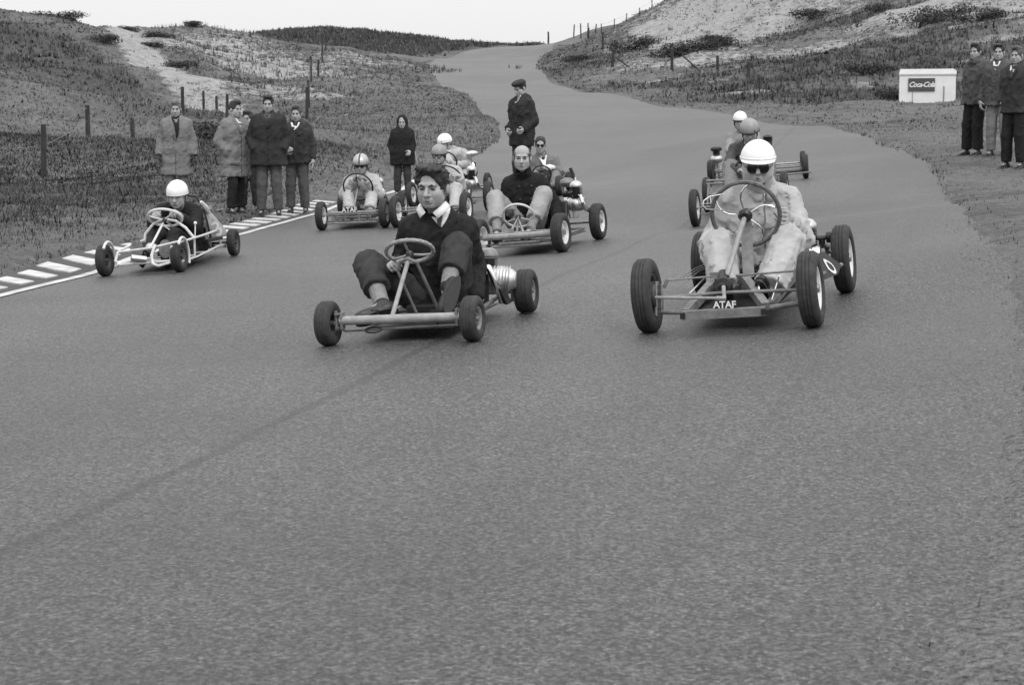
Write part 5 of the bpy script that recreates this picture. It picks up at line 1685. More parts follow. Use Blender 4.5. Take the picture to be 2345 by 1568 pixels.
f.tube([k.k(445, 545, 16.8), k.k(446, 586, 16.8)], r_ * .9, 8); f.tube([k.k(503, 524, 17.8), k.k(505, 562, 17.8)], r_ * .9, 8)
f.tube([k.k(330, 550, 17.0), k.k(420, 500 + 40, 17.7)], r_ * .7, 8)
f.tube([(-.25, .1, .10), (-.27, k.L, .12)], r_, 8)
for y in (.35, .7, 1.1, k.L): f.tube([(-.26, y, .1), (.3, y, .1)], r_ * .9, 8)
k.part("frame", f, M_fr_w)
hp = MB().tube([k.k(330, 560, 16.75), k.k(333, 535, 16.75), k.k(352, 512, 16.75), k.k(375, 502, 16.75), k.k(402, 506, 16.75), k.k(425, 522, 16.75), k.k(444, 545, 16.75)], .014, 8)
k.part("hoop", hp, M_fr_w)
k.part("steering_column", MB().tube([k.k(345, 566, 16.3), k.k(374, 510, 16.72)], .011, 8).tube([k.k(366, 512, 16.7), k.k(388, 526, 16.75)], .008, 6), M_fr_w)
k.steering(k.k(377, 503, 16.72), Vector((.0, .55, .82)), .16, r=.0135, spokes=3, rim=M_wheelw, spoke=M_fr_w, a0=math.radians(40), hubr=.022, spoke_r=.009)
k.part("gear_lever", MB().tube([k.k(446, 560, 16.8), k.k(447, 515, 16.8)], .006, 6).ell(k.k(447, 511, 16.8), (.017, .017, .017)), M_white)
# tail fairing behind the driver
tl = MB()
secs = []
noses = [(452, 470, 17.5, 44, .0)]
ring_px = []
A0 = [(425, 446), (448, 450), (463, 470), (474, 505), (482, 545), (446, 556), (405, 560)]
d0_ = 17.62
B0 = [(470, 462), (492, 486), (506, 510), (516, 528), (519, 535), (500, 543), (486, 545)]
n6 = len(A0)
va = [k.k(x_, y_, 17.62 + .1 * (i / 6)) for i, (x_, y_) in enumerate(A0)]
vb = [k.k(x_, y_, 17.95) for (x_, y_) in [(450, 452), (462, 462), (476, 484), (490, 510), (498, 540), (460, 552), (425, 556)]]
vc = [k.k(x_, y_, 18.75) for (x_, y_) in [(503, 510), (508, 514), (513, 520), (517, 528), (519, 535), (508, 540), (498, 541)]]
tl.add(va + vb + vc, [(r * n6 + i, r * n6 + i + 1, (r + 1) * n6 + i + 1, (r + 1) * n6 + i) for r in range(2) for i in range(n6 - 1)] + [tuple(2 * n6 + i for i in range(n6))])
fo = k.part("tail_fairing", tl, mat("fairing_paint", .27, .45, var=.3, vscale=7))
md = fo.modifiers.new("thick", 'SOLIDIFY'); md.thickness = .008
k.part("fairing_edge", MB().tube([p + Vector((0, -.005, 0)) for p in va[:5]], .012, 6), M_strap)
k.part("fairing_stripe", MB().tube([k.k(460, 462, 17.6), k.k(470, 475, 17.65), k.k(479, 488, 17.75)], [.016, .03, .018], 6), M_fr_w)
t3 = text_mesh("race_number", "3", .21, M_white, k.root, Matrix.Translation(k.k(498, 525, 17.55)) @ Matrix.Rotation(math.radians(-10), 4, 'Z') @ Matrix.Rotation(math.pi / 2, 4, 'X') @ Matrix.Rotation(math.radians(25), 4, 'Z'), extrude=.002)
k.part("number_board", MB().add([k.k(486, 502, 17.62), k.k(512, 520, 17.95), k.k(513, 535, 17.95), k.k(484, 541, 17.62), k.k(482, 520, 17.6)], [(0, 1, 2, 3, 4)]) or MB(), M_sheet) if False else None
bd = MB(); bd.add([k.k(486, 500, 17.58), k.k(515, 524, 17.7), k.k(517, 537, 17.7), k.k(486, 543, 17.58)], [(0, 1, 2, 3)])
bo = k.part("number_board", bd, mat("board_paint", .3, .5, var=.3, vscale=10), smooth=False); md = bo.modifiers.new("thick", 'SOLIDIFY'); md.thickness = .012; md.offset = -1 if False else 1
for px in (313, 378):
    pd = MB(); n = 16; vs_ = []
    for dd in (0, .012):
        for i in range(n):
            t = 2 * math.pi * i / n
            vs_.append(k.k(px + 15 * math.cos(t), 570 - 22 * math.sin(t), 16.33 + dd))
    pd.add(vs_, [tuple(range(n)), tuple(range(n, 2 * n))[::-1]] + [(i, (i + 1) % n, n + (i + 1) % n, n + i) for i in range(n)])
    k.part("foot_plate", pd, mat("foot_plate_paint", .16, .6, var=.35, vscale=40), smooth=False)
fe = MB().tube([k.k(300, 590, 16.15), k.k(335, 594, 16.2)], .03, 10).ell(k.k(345, 568, 16.4), (.05, .06, .05))
k.part("front_drive", fe, M_alu)
k.seat((.0, 1.15, .09), .36, .3, .1)
k.engine((.1, k.L - .12, .17), .8)
k.part("rear_axle", MB().tube([(-T, k.L, R3r), (T, k.L, R3r)], .014, 8).bar(k.k(505, 545, 17.75), k.k(470, 552, 17.4), .05, .03), M_iron)
k.part("wing_mirror_stay", MB().tube([k.k(495, 482, 17.9), k.k(512, 478, 17.9)], .004, 5).box(k.k(482, 475, 17.75), (.02, .01, .02)), M_steel)
k.floor_pan(M_darksheet, .26, .3, 1.4, .095)

# ---------------------------------------------------------------- the other karts
def tall_kart(label, contact, R=.205, W=.1, L=None, frame=M_fr_g, rimm=M_rimw, sw=None, sw_n=(0, .9, .45), sw_R=.2, sw_rim=M_bake, col_base=None, steer=-2, bumper=True, eng=(.1, None, .32), zf=.16, spokes=0, track=None, group=None, text=None, half=.27):
    k = Kart("go_kart", label, contact, L=L, track=track, group=group)
    T = k.T / 2; st = math.radians(steer)
    for (x_, y_, s_) in ((-T, 0, st), (T, 0, st), (-T, k.L, 0), (T, k.L, 0)):
        k.wheel((x_, y_, R), R, W, steer=s_, rim=rimm, rb=.58, seg=30, spokes=spokes)
    k.frame_basic(frame, zf, half, -.06, k.L + .1, .014, 5)
    k.part("front_axle", MB().tube([(-T + .06, 0, R), (T - .06, 0, R)], .015, 8).tube([(-T + .06, .0, R - .08), (T - .06, 0, R - .08)], .01, 6), frame)
    k.part("rear_axle", MB().tube([(-T, k.L, R), (T, k.L, R)], .016, 8), M_steel)
    k.part("tie_rod", MB().tube([(-T + .06, .1, R + .03), (T - .06, .1, R + .03)], .008, 6), M_steel)
    if bumper:
        b_ = MB()
        b_.tube([(-T + .09, -.1, R + .03), (T - .09, -.1, R + .03)], .011, 8); b_.tube([(-T + .09, -.1, R - .10), (T - .09, -.1, R - .10)], .011, 8)
        for x_ in (-.3, -.1, .12, .3): b_.tube([(x_ * T * 2, -.1, R - .1), (x_ * T * 2, -.1, R + .03)], .009, 6)
        for sx in (-1, 1): b_.tube([(sx * half * .8, -.1, R - .1), (sx * half * .8, .1, zf)], .01, 6)
        k.part("bumper", b_, frame)
    if sw is not None:
        c = k.k(*sw)
        k.steering(c, sw_n, sw_R, r=.012, spokes=3, rim=sw_rim, spoke=sw_rim, a0=math.radians(90), hubr=.03)
        k.part("steering_column", MB().tube([c, Vector((c.x * .6, .12, R))], .013, 8), frame)
    k.floor_pan(M_darksheet, half * 1.05, .0, k.L + .05, zf - .03)
    k.seat((0, k.L * .66, zf), .38, .34, .3)
    for x_ in (-.12, .12): k.pedal((x_, .12, zf), .12)
    if eng: k.engine((eng[0], eng[1] if eng[1] is not None else k.L + .02, eng[2]), 1.0)
    if text:
        p = k.k(*text); pl = k.part("name_plate", MB().box(p, (.10, .002, .035)), M_iron, smooth=False)
        text_mesh("lettering", "ATAF", .085, M_white, pl, Matrix.Translation(p + Vector((0, -.004, 0))) @ Matrix.Rotation(math.pi / 2, 4, 'X'), extrude=.001, bold=.0015)
    return k
K4 = tall_kart("go-kart with railed front bumper beside the kerb end, driven by the man in striped helmet", KART_CONTACT['K4'], R=.19, L=1.35, sw=(819, 430, 23.75), sw_R=.2, text=(800, 481, 23.05), sw_n=(0, .93, .36), track=.85)
K5 = tall_kart("go-kart hidden behind the sweatered driver, its driver in silver helmet with goggles", KART_CONTACT['K5'], R=.21, L=1.4, sw=(1022, 412, 23.95), sw_R=.21, bumper=False, eng=(.25, None, .4), track=.95)
K7 = tall_kart("go-kart with white steering wheel and thick pale front bar, driven by the balding man", KART_CONTACT['K7'], R=.2, W=.12, L=1.45, sw=(1186, 497, 18.4), sw_R=.165, sw_rim=M_wheelw, sw_n=(-.12, .72, .62), bumper=False, eng=(.28, 1.25, .42), zf=.13, track=.88)
K7.part("front_bar", MB().tube([(-K7.T / 2 + .05, -.03, .2), (K7.T / 2 - .06, -.03, .2)], .033, 12).tube([(-.3, -.02, .1), (.36, -.02, .1)], .015, 8), M_fr_l)
K7.part("column_wedge", MB().tube([K7.k(1165, 540, 18.15), K7.k(1186, 500, 18.35), K7.k(1200, 540, 18.15)], .02, 8), M_fr_l)
K7.part("gear_lever", MB().tube([K7.k(1258, 535, 18.2), K7.k(1268, 505, 18.35)], .011, 8), M_fr_l)
K7.part("engine_cables", MB().tube([K7.k(1288, 392, 19.6), K7.k(1300, 405, 19.5), K7.k(1310, 425, 19.4), K7.k(1300, 445, 19.4)], .008, 6).tube([K7.k(1305, 385, 19.6), K7.k(1312, 400, 19.6), K7.k(1314, 440, 19.6)], .02, 8).tube([K7.k(1285, 410, 19.5), K7.k(1303, 395, 19.5), K7.k(1310, 410, 19.5)], .007, 6), M_iron)
K7.part("fuel_tank", MB().ell(K7.k(1298, 418, 19.5), (.085, .10, .055)), M_fr_g)
K7.part("exhaust_pipe", MB().tube([K7.k(1293, 452, 19.3), K7.k(1300, 475, 19.2), K7.k(1308, 500, 19.2)], .022, 10).tube([K7.k(1312, 455, 19.5), K7.k(1318, 500, 19.5)], .04, 10), M_alu)
K9 = tall_kart("go-kart with long pushrods, driven by the man in grey helmet behind the sunglasses driver", KART_CONTACT['K9'], R=.235, W=.1, L=1.5, sw=(1715, 392, 22.2), sw_R=.18, bumper=False, eng=None, track=1.02, spokes=0)
K9.part("pushrods", MB().tube([K9.k(1617, 414, 22.1), K9.k(1720, 411, 22.2)], .014, 8).tube([K9.k(1617, 421, 22.1), K9.k(1720, 418, 22.2)], .012, 8).tube([K9.k(1622, 420, 22.1), K9.k(1619, 470, 22.0)], .014, 8).tube([K9.k(1628, 430, 22.1), K9.k(1632, 480, 22.0)], .012, 8), M_fr_g)
K9.part("engine_block", MB().tube([K9.k(1757, 345, 23.2), K9.k(1757, 318, 23.2)], .06, 12).lathe([(.05, 0), (.075, .01), (.05, .02), (.075, .03), (.05, .04), (.075, .05), (.04, .07), (.001, .08)], K9.k(1757, 322, 23.2), (.1, 0, 1), 16), M_iron)
K10 = tall_kart("hindmost right go-kart with a wide front axle and a wheel standing far out", ((1628, 434, 27.0), (1845, 415, 26.8), (1880, 400, 28.2)), R=.185, W=.09, L=1.4, sw=(1706, 348, 26.15), sw_R=.17, bumper=False, eng=None, spokes=20, rimm=M_rimg)
K10.part("axle_tube", MB().tube([K10.k(1740, 396, 26.8), K10.k(1836, 388, 26.75)], .035, 10).tube([K10.k(1760, 404, 26.7), K10.k(1857, 394, 26.6)], .014, 8).tube([K10.k(1780, 400, 26.7), K10.k(1790, 440, 26.6)], .02, 8), M_fr_g)
e10 = K10.part("engine", MB().ell(K10.k(1640, 365, 27.2), (.10, .10, .07)).tube([K10.k(1642, 368, 27.2), K10.k(1650, 412, 27.2)], .04, 10), M_alu)
MB().lathe([(.05, -.02), (.06, -.015), (.05, 0), (.06, .01), (.05, .02), (.06, .03), (.05, .045), (.085, .06), (.09, .09), (.07, .115), (.001, .12)], K10.k(1640, 354, 27.2), (0, 0, 1), 18).build("cylinder", M_iron, e10)
K6 = tall_kart("go-kart with thin spoked wheels behind the goggled driver, its driver leaning sideways", ((945, 446, 26.8), (1071, 436, 26.6), (1102, 425, 28.0)), R=.2, W=.075, L=1.4, sw=(1020, 372, 26.9), sw_R=.17, bumper=False, eng=None, spokes=24, rimm=M_rimw, track=.86)
e6 = K6.part("engine", MB().ell(K6.k(1082, 395, 27.4), (.08, .1, .09)).tube([K6.k(1082, 395, 27.4), K6.k(1082, 372, 27.4)], .05, 10), M_iron)
MB().ell(K6.k(1080, 352, 27.4), (.10, .12, .045)).build("fuel_tank", M_fr_w, e6)
MB().tube([K6.k(1082, 375, 27.35), K6.k(1088, 392, 27.3), K6.k(1086, 410, 27.3)], .022, 8).build("exhaust", M_chrome, e6)
K8 = tall_kart("small-wheeled go-kart mostly hidden behind the balding driver, carrying the man in suit", ((1178, 452, 26.3), (1282, 446, 26.2), (1300, 428, 27.6)), R=.15, W=.1, L=1.3, sw=(1240, 400, 26.45), sw_R=.14, bumper=False, eng=None, rimm=M_rimd)
# ================================================================== drivers
def jv(**kw): return {k: np.array(V(*v)) for k, v in kw.items()}
def gbase(x, y): return (x, y, gz(x, y))
def pbase(J): p = J['pel']; return (p[0], p[1], gz(p[0], p[1]))
def nrm(v): v = np.array(v, float); return v / np.linalg.norm(v)

# driver in the dark sweater
J = jv(head=(990, 428, 10.82), neck=(1002, 484, 10.93), chest=(1003, 535, 10.97), pel=(1006, 682, 11.0), sa=(938, 522, 10.9), sb=(1068, 522, 10.97),
       ea=(916, 606, 10.98), wa=(907, 607, 10.72), eb=(1090, 610, 11.06), wb=(1088, 688, 10.86), ha=(972, 690, 10.95), hb=(1044, 688, 10.98),
       ka=(843, 606, 10.78), kb=(1046, 566, 10.74), aa=(876, 700, 10.42), ab=(1024, 660, 10.48), ta=(828, 716, 10.36), tb=(1004, 716, 10.36))
p = Person("person", "bareheaded driver in dark V-neck sweater, white collar and tie on the foremost go-kart", pbase(J), J, (-.36, -1, -.12), vox=.011, hv=.005, seed=4, head_scale=1.05, head_wide=1.13)
p.hand('a', nrm(np.array(V(890, 596, 10.58)) - J['wa']), (.5, -.1, -.6), curl=(45, 70, 50))
p.hand('b', (0, -.5, -1), (-1, 0, 0), curl=(40, 60, 40))
p.body(); p.brows(M_hair_d)
p.hair(M_hair_d, "wavy", .006)
p.top("sweater", M_knit, g=.022, arm=(.058, .054, .044), wr=(0.0050, 86), hem=.03)
p.trousers(M_trous, g=.012, leg=(.092, .076, .07), upto=.62, wr=(0.0050, 79))
p.shoes(M_leather, sock=M_sock)
p.patch("shirt_front", "sweater", M_shirt, [(.028, -.075, .075), (.0, -.065, .065), (-.03, -.048, .048), (-.055, -.03, .03), (-.085, -.006, .006)], nu=9, off=.005)
p.patch("tie", "sweater", M_mid, [(-.012, -.022, .016), (-.03, -.02, .012), (-.06, -.022, .004), (-.085, -.012, -.002)], nu=5, off=.012)
cl = MB()
nk = p.J['neck']; H = p.H
for sx in (-1, 1):
    cl.add([H((sx * .062, -.02, -.085)), H((sx * .055, .035, -.105)), H((sx * .02, .07, -.142)), H((sx * .05, .075, -.175)), H((sx * .085, .03, -.135)), H((sx * .09, -.02, -.115))], [(0, 1, 4, 5), (1, 2, 3, 4)])
co = cl.build("shirt_collar", M_shirt, p.root); md = co.modifiers.new("thick", 'SOLIDIFY'); md.thickness = .004
P1 = p

# driver in white peaked helmet and sunglasses
J = jv(head=(1735, 377, 11.3), neck=(1742, 428, 11.42), chest=(1740, 478, 11.48), pel=(1742, 606, 11.55), sa=(1668, 455, 11.43), sb=(1806, 452, 11.45),
       ea=(1640, 536, 11.52), wa=(1611, 566, 11.36), eb=(1836, 548, 11.26), wb=(1806, 502, 11.07), ha=(1704, 612, 11.48), hb=(1782, 610, 11.48),
       ka=(1646, 564, 11.05), kb=(1802, 552, 11.0), aa=(1664, 676, 10.72), ab=(1756, 676, 10.70), ta=(1643, 605, 10.50), tb=(1741, 582, 10.46))
p = Person("person", "driver in white peaked helmet, sunglasses and pale overalls at a big steering wheel", pbase(J), J, (-.13, -1, -.13), vox=.011, hv=.0055, seed=9, head_scale=1.05)
p.hand('b', (-.3, -1, .15), (-1, .15, .05), curl=(65, 75, 50), spread=1.25)
p.hand('a', (-.1, -.35, -.8), (.7, -.1, .3), curl=(35, 45, 30), spread=1.1)
p.body(); p.brows(M_hair_d)
p.helmet(M_helm_w, peak=True, size=1.06, deep=-9)
p.glasses(M_lens, r=.03, z=-.010)
p.top("overalls_jacket", M_light, g=.03, arm=(.06, .062, .04), wr=(0.0080, 61), hem=.05)
p.trousers(M_light, g=.02, leg=(.098, .085, .075), upto=.86, wr=(0.0080, 61))
p.shoes(M_leather)
# pale balaclava between helmet and shoulders
S = SDF(p.J['head'] - .25, p.J['head'] + .2, .011)
S.ell(p.H((0, -.02, -.02)), (.098, .105, .115), p.R); S.cone(p.H((0, -.03, -.08)), p.J['neck'], .082, .105, k=.04)
S.sub_ell(p.H((0, .10, -.03)), (.058, .085, .078), p.R, .01); S.sub_ell(p.H((0, .12, -.05)), (.06, .08, .09), p.R, .01); S.cut(p.H((0, 0, .03)), p.R[:, 2])
p.finish(S, "balaclava", M_light, (.004, 90))
p.patch("pocket_flap", "overalls_jacket", M_light, [(-.14, .05, .15), (-.155, .05, .15), (-.185, .055, .145)], nu=5, off=.008)
p.patch("collar", "overalls_jacket", M_light, [(.03, -.09, -.01), (-.02, -.095, -.01), (-.07, -.06, -.012)], nu=5, off=.014)
p.patch("collar", "overalls_jacket", M_light, [(.03, .09, .01), (-.02, .095, .01), (-.07, .06, .012)], nu=5, off=.014)
p.patch("zip", "overalls_jacket", M_steel, [(-.02 - i * .06, -.005, .005) for i in range(7)], nu=2, off=.003)
P2 = p

# hunched driver by the kerb
J = jv(head=(406, 447, 17.05), neck=(408, 478, 17.22), chest=(411, 494, 17.32), pel=(424, 566, 17.55), sa=(370, 484, 17.22), sb=(446, 484, 17.26),
       ea=(352, 512, 17.05), wa=(357, 503, 16.84), eb=(446, 520, 17.02), wb=(413, 497, 16.84), ha=(402, 570, 17.5), hb=(440, 570, 17.5),
       ka=(357, 534, 17.02), kb=(402, 540, 17.05), aa=(328, 588, 16.62), ab=(384, 590, 16.62), ta=(318, 560, 16.48), tb=(378, 562, 16.48))
p = Person("person", "hunched driver in white helmet and black jacket on the low kart by the kerb", pbase(J), J, (-.12, -1, -.22), vox=.016, hv=.0085, seed=14)
p.hand('a', nrm(np.array(V(349, 490, 16.75)) - J['wa']), (.7, -.2, -.2)); p.hand('b', nrm(np.array(V(402, 482, 16.76)) - J['wb']), (-.5, -.4, -.5))
p.body(smile=1.0); p.brows(M_hair_d)
p.helmet(M_helm_w, size=1.02)
p.top("jacket", M_black, g=.024, wr=(0.0060, 72), hem=.03); p.trousers(M_trous, g=.014, wr=(0.0050, 79)); p.shoes(M_leather)
p.patch("jacket_seam", "jacket", M_mid, [(-.0, .05, .058), (-.05, .06, .068), (-.1, .065, .073)], nu=2, off=.003)

# driver in striped silver helmet
J = jv(head=(826, 378, 24.0), neck=(829, 406, 24.1), chest=(829, 420, 24.15), pel=(829, 474, 24.25), sa=(800, 415, 24.1), sb=(857, 413, 24.1),
       ea=(788, 446, 23.95), wa=(812, 412, 23.82), eb=(868, 446, 23.9), wb=(840, 413, 23.82), ha=(814, 478, 24.2), hb=(844, 478, 24.2),
       ka=(795, 440, 23.92), kb=(852, 438, 23.92), aa=(803, 488, 23.5), ab=(846, 486, 23.5), ta=(800, 478, 23.36), tb=(848, 476, 23.36))
p = Person("person", "driver in silver helmet with a black centre stripe, hands raised before the chin", pbase(J), J, (-.1, -1, -.12), vox=.02, hv=.01, seed=21)
p.hand('a', (.35, -.6, .6), (.5, .2, -.5)); p.hand('b', (-.5, -.6, .5), (-.5, .2, -.5))
p.body(gloves=M_pale); p.helmet(M_helm_s, stripe=M_strap, flaps=M_strap, size=1.1); p.glasses(M_lens, r=.024)
p.top("overalls_jacket", M_light, g=.032, arm=(.062, .06, .045), wr=(0.0090, 54), hem=.04); p.trousers(M_light, g=.02, wr=(0.0080, 57), upto=.86); p.shoes(M_pale)

# driver in silver helmet with goggles
J = jv(head=(1005, 355, 24.0), neck=(1015, 388, 24.1), chest=(1020, 402, 24.12), pel=(1028, 458, 24.2), sa=(988, 398, 24.1), sb=(1046, 394, 24.12),
       ea=(978, 428, 23.95), wa=(992, 412, 23.8), eb=(1056, 430, 23.95), wb=(1052, 404, 23.85), ha=(1012, 462, 24.15), hb=(1044, 462, 24.15),
       ka=(985, 430, 23.8), kb=(1044, 432, 23.75), aa=(995, 480, 23.4), ab=(1040, 482, 23.4), ta=(994, 470, 23.25), tb=(1040, 472, 23.25))
p = Person("person", "driver in silver helmet and goggles right behind the sweatered driver's head", pbase(J), J, (-.3, -1, -.1), vox=.02, hv=.01, seed=25)
p.hand('b', (-.5, -.7, .3), (-.5, .3, -.5)); p.hand('a', (.2, -.8, .3), (.5, 0, -.5))
p.body(); p.helmet(M_helm_g, flaps=M_strap, size=1.02); p.glasses(M_gog, r=.026, goggles=True)
p.top("overalls_jacket", M_light, g=.03, arm=(.062, .058, .045), wr=(0.0080, 57), hem=.04); p.trousers(M_light, g=.02, wr=(0.0080, 57)); p.shoes(M_leather)

# leaning driver in white helmet behind
J = jv(head=(1018, 328, 27.4), neck=(1036, 348, 27.5), chest=(1044, 362, 27.6), pel=(1056, 408, 27.7), sa=(1022, 356, 27.35), sb=(1062, 352, 27.65),
       ea=(1030, 378, 27.2), wa=(1020, 368, 27.0), eb=(1074, 376, 27.45), wb=(1046, 380, 27.2), ha=(1044, 412, 27.55), hb=(1068, 412, 27.75),
       ka=(1030, 400, 27.25), kb=(1062, 400, 27.3), aa=(1024, 434, 27.1), ab=(1052, 434, 27.1), ta=(1016, 430, 27.0), tb=(1044, 430, 27.0))
p = Person("person", "driver in white helmet with dark spot leaning sideways behind the goggled driver", pbase(J), J, (-.75, -.65, -.2), vox=.022, hv=.011, seed=27)
p.hand('b', (-.8, -.4, .1), (0, -.3, -.8)); p.hand('a', (-.3, -.8, .1), (0, .3, -.8))
p.body(); p.helmet(M_helm_w, size=1.04, badge=M_strap)
p.top("overalls_jacket", M_light, g=.03, arm=(.062, .058, .045), wr=(0.0090, 54), hem=.04); p.trousers(M_light, g=.02, wr=(0.0080, 57)); p.shoes(M_leather)

# balding driver
J = jv(head=(1195, 362, 18.82), neck=(1198, 398, 18.95), chest=(1202, 424, 19.0), pel=(1206, 508, 19.08), sa=(1164, 424, 18.96), sb=(1240, 420, 18.98),
       ea=(1158, 474, 19.02), wa=(1162, 490, 18.76), eb=(1270, 466, 19.02), wb=(1274, 508, 18.86), ha=(1186, 512, 19.0), hb=(1226, 512, 19.02),
       ka=(1134, 456, 18.72), kb=(1244, 446, 18.72), aa=(1138, 534, 18.32), ab=(1212, 528, 18.38), ta=(1130, 540, 18.16), tb=(1200, 540, 18.2))
p = Person("person", "balding driver in black coat and pale trousers gripping a white steering wheel", pbase(J), J, (-.06, -1, -.06), vox=.015, hv=.0075, seed=33, head_scale=1.08, head_wide=1.08)
p.hand('a', nrm(np.array(V(1160, 478, 18.5)) - J['wa']), (.6, -.2, -.4)); p.hand('b', (-.1, -.3, -1), (-1, 0, 0))
p.body(gloves=M_glove); p.brows(M_hair_m); p.hair(M_hair_m, "bald", .004)
p.top("coat", M_black, g=.028, arm=(.062, .058, .05), wr=(0.0070, 72), hem=.04); p.trousers(M_pale, g=.016, leg=(.092, .078, .07), upto=.68, wr=(0.0050, 72)); p.shoes(M_glove, sock=M_sock)
for (h, x) in ((-.10, -.06), (-.10, .07), (-.24, -.055), (-.24, .065)):
    p.patch("button", "coat", M_mid, [(h, x - .012, x + .012), (h - .02, x - .012, x + .012)], nu=3, off=.006)
S = SDF(p.J['neck'] - .2, p.J['neck'] + .2, .012)
S.cone(p.J['neck'] - np.array((0, 0, .02)), p.H((0, -.02, -.11)), .095, .085, k=.02); S.sub_ell(p.H((0, .05, -.1)), (.062, .1, .07), p.R, .01)
p.finish(S, "coat_collar", M_black, (.004, 90))

# man in suit and sunglasses behind the balding driver
J = jv(head=(1237, 332, 26.8), neck=(1240, 356, 26.9), chest=(1246, 372, 26.95), pel=(1250, 424, 27.05), sa=(1218, 368, 26.9), sb=(1268, 366, 26.95),
       ea=(1218, 396, 26.9), wa=(1248, 384, 26.7), eb=(1284, 396, 26.9), wb=(1266, 384, 26.7), ha=(1236, 428, 27), hb=(1262, 428, 27),
       ka=(1222, 402, 26.65), kb=(1272, 402, 26.65), aa=(1228, 440, 26.3), ab=(1268, 440, 26.3), ta=(1226, 436, 26.15), tb=(1268, 436, 26.15))
p = Person("person", "seated man in sunglasses, grey suit and tie behind the balding driver", pbase(J), J, (-.05, -1, -.1), vox=.02, hv=.01, seed=37)
p.hand('a', (.6, -.6, .3), (0, .3, -.7)); p.hand('b', (-.6, -.6, .3), (0, .3, -.7))
p.body(gloves=M_shirt); p.hair(M_hair_d, "short"); p.glasses(M_lens, r=.022)
p.top("suit_jacket", M_tweed, g=.022, wr=(0.0060, 64), hem=.05); p.trousers(M_tweed, g=.014, wr=(0.0060, 64)); p.shoes(M_leather)
p.patch("shirt_front", "suit_jacket", M_shirt, [(.02, -.07, .07), (-.03, -.05, .05), (-.12, -.008, .008)], nu=7, off=.006)
p.patch("tie", "suit_jacket", M_black, [(.0, -.02, .02), (-.05, -.018, .018), (-.12, -.012, .012)], nu=4, off=.014)

# driver in grey helmet
J = jv(head=(1716, 302, 22.35), neck=(1712, 332, 22.5), chest=(1714, 350, 22.6), pel=(1724, 412, 22.8), sa=(1680, 342, 22.55), sb=(1748, 342, 22.55),
       ea=(1666, 375, 22.4), wa=(1692, 392, 22.2), eb=(1764, 378, 22.4), wb=(1738, 395, 22.2), ha=(1704, 416, 22.75), hb=(1744, 416, 22.75),
       ka=(1672, 382, 22.4), kb=(1758, 385, 22.4), aa=(1672, 446, 22.05), ab=(1752, 446, 22.05), ta=(1670, 438, 21.9), tb=(1752, 438, 21.9))
p = Person("person", "driver in grey badged helmet and dark jacket behind the sunglasses driver", pbase(J), J, (-.12, -1, -.32), vox=.018, hv=.009, seed=41, tilt=.1, head_scale=1.08)
p.hand('a', (.4, -.8, .2), (.2, 0, -.8)); p.hand('b', (-.4, -.8, .2), (-.2, 0, -.8))
p.body(); p.brows(M_hair_d); p.helmet(M_helm_g, flaps=M_strap, size=1.12, badge=M_strap)
p.top("jacket", M_mid, g=.026, wr=(0.0080, 64), hem=.04); p.trousers(M_tweed, g=.02, leg=(.095, .085, .07), wr=(0.0080, 64)); p.shoes(M_leather)

# last driver on the right, only the white helmet shows
J = jv(head=(1694, 278, 26.3), neck=(1700, 304, 26.4), chest=(1702, 320, 26.45), pel=(1712, 374, 26.6), sa=(1674, 314, 26.4), sb=(1728, 314, 26.4),
       ea=(1668, 344, 26.3), wa=(1686, 352, 26.1), eb=(1740, 344, 26.3), wb=(1722, 352, 26.1), ha=(1698, 378, 26.5), hb=(1728, 378, 26.5),
       ka=(1684, 350, 26.2), kb=(1742, 350, 26.2), aa=(1690, 400, 25.8), ab=(1740, 400, 25.8), ta=(1688, 396, 25.65), tb=(1742, 396, 25.65))
p = Person("person", "hindmost driver on the right, white helmet showing behind the grey helmet", pbase(J), J, (-.2, -1, -.1), vox=.022, hv=.011, seed=44)
p.hand('a', (.4, -.8, .2), (.2, 0, -.8)); p.hand('b', (-.4, -.8, .2), (-.2, 0, -.8))
p.body(); p.helmet(M_helm_w, flaps=M_strap, size=1.04); p.top("jacket", M_pale, g=.026, wr=(0.0080, 64), hem=.04); p.trousers(M_trous, wr=(0.0080, 64)); p.shoes(M_leather)

# ================================================================== people standing by the track
def coat_details(p, key, shirt=None, tie=None, lapel=None, buttons=None, length=-.16, w=.06):
    if shirt: p.patch("shirt_front", key, shirt, [(.02, -w, w), (-.04, -w * .75, w * .75), (length, -.008, .008)], nu=7, off=.005)
    if tie: p.patch("tie", key, tie, [(.0, -.02, .02), (-.05, -.017, .017), (length, -.012, .012)], nu=4, off=.011)
    if lapel:
        for sx in (-1, 1):
            p.patch("lapel", key, lapel, [(.035, sx * .055, sx * .085), (-.02, sx * .045, sx * .10), (-.07, sx * .035, sx * .085), (length - .02, sx * .006, sx * .02)], nu=4, off=.009)
    if buttons:
        for i in range(buttons): p.patch("button", key, M_strap, [(length - .06 - i * .13, .0, .022), (length - .08 - i * .13, .0, .022)], nu=3, off=.007)

def pocket_flap(p, key, m, h, x):
    p.patch("pocket_flap", key, m, [(h, x - .07, x + .07), (h - .05, x - .07, x + .07)], nu=4, off=.007)
def front_line(p, key, m, z0, z1):
    p.patch("coat_opening", key, m, [(z0 + (z1 - z0) * i / 8, -.004, .004) for i in range(9)], nu=2, off=.004)

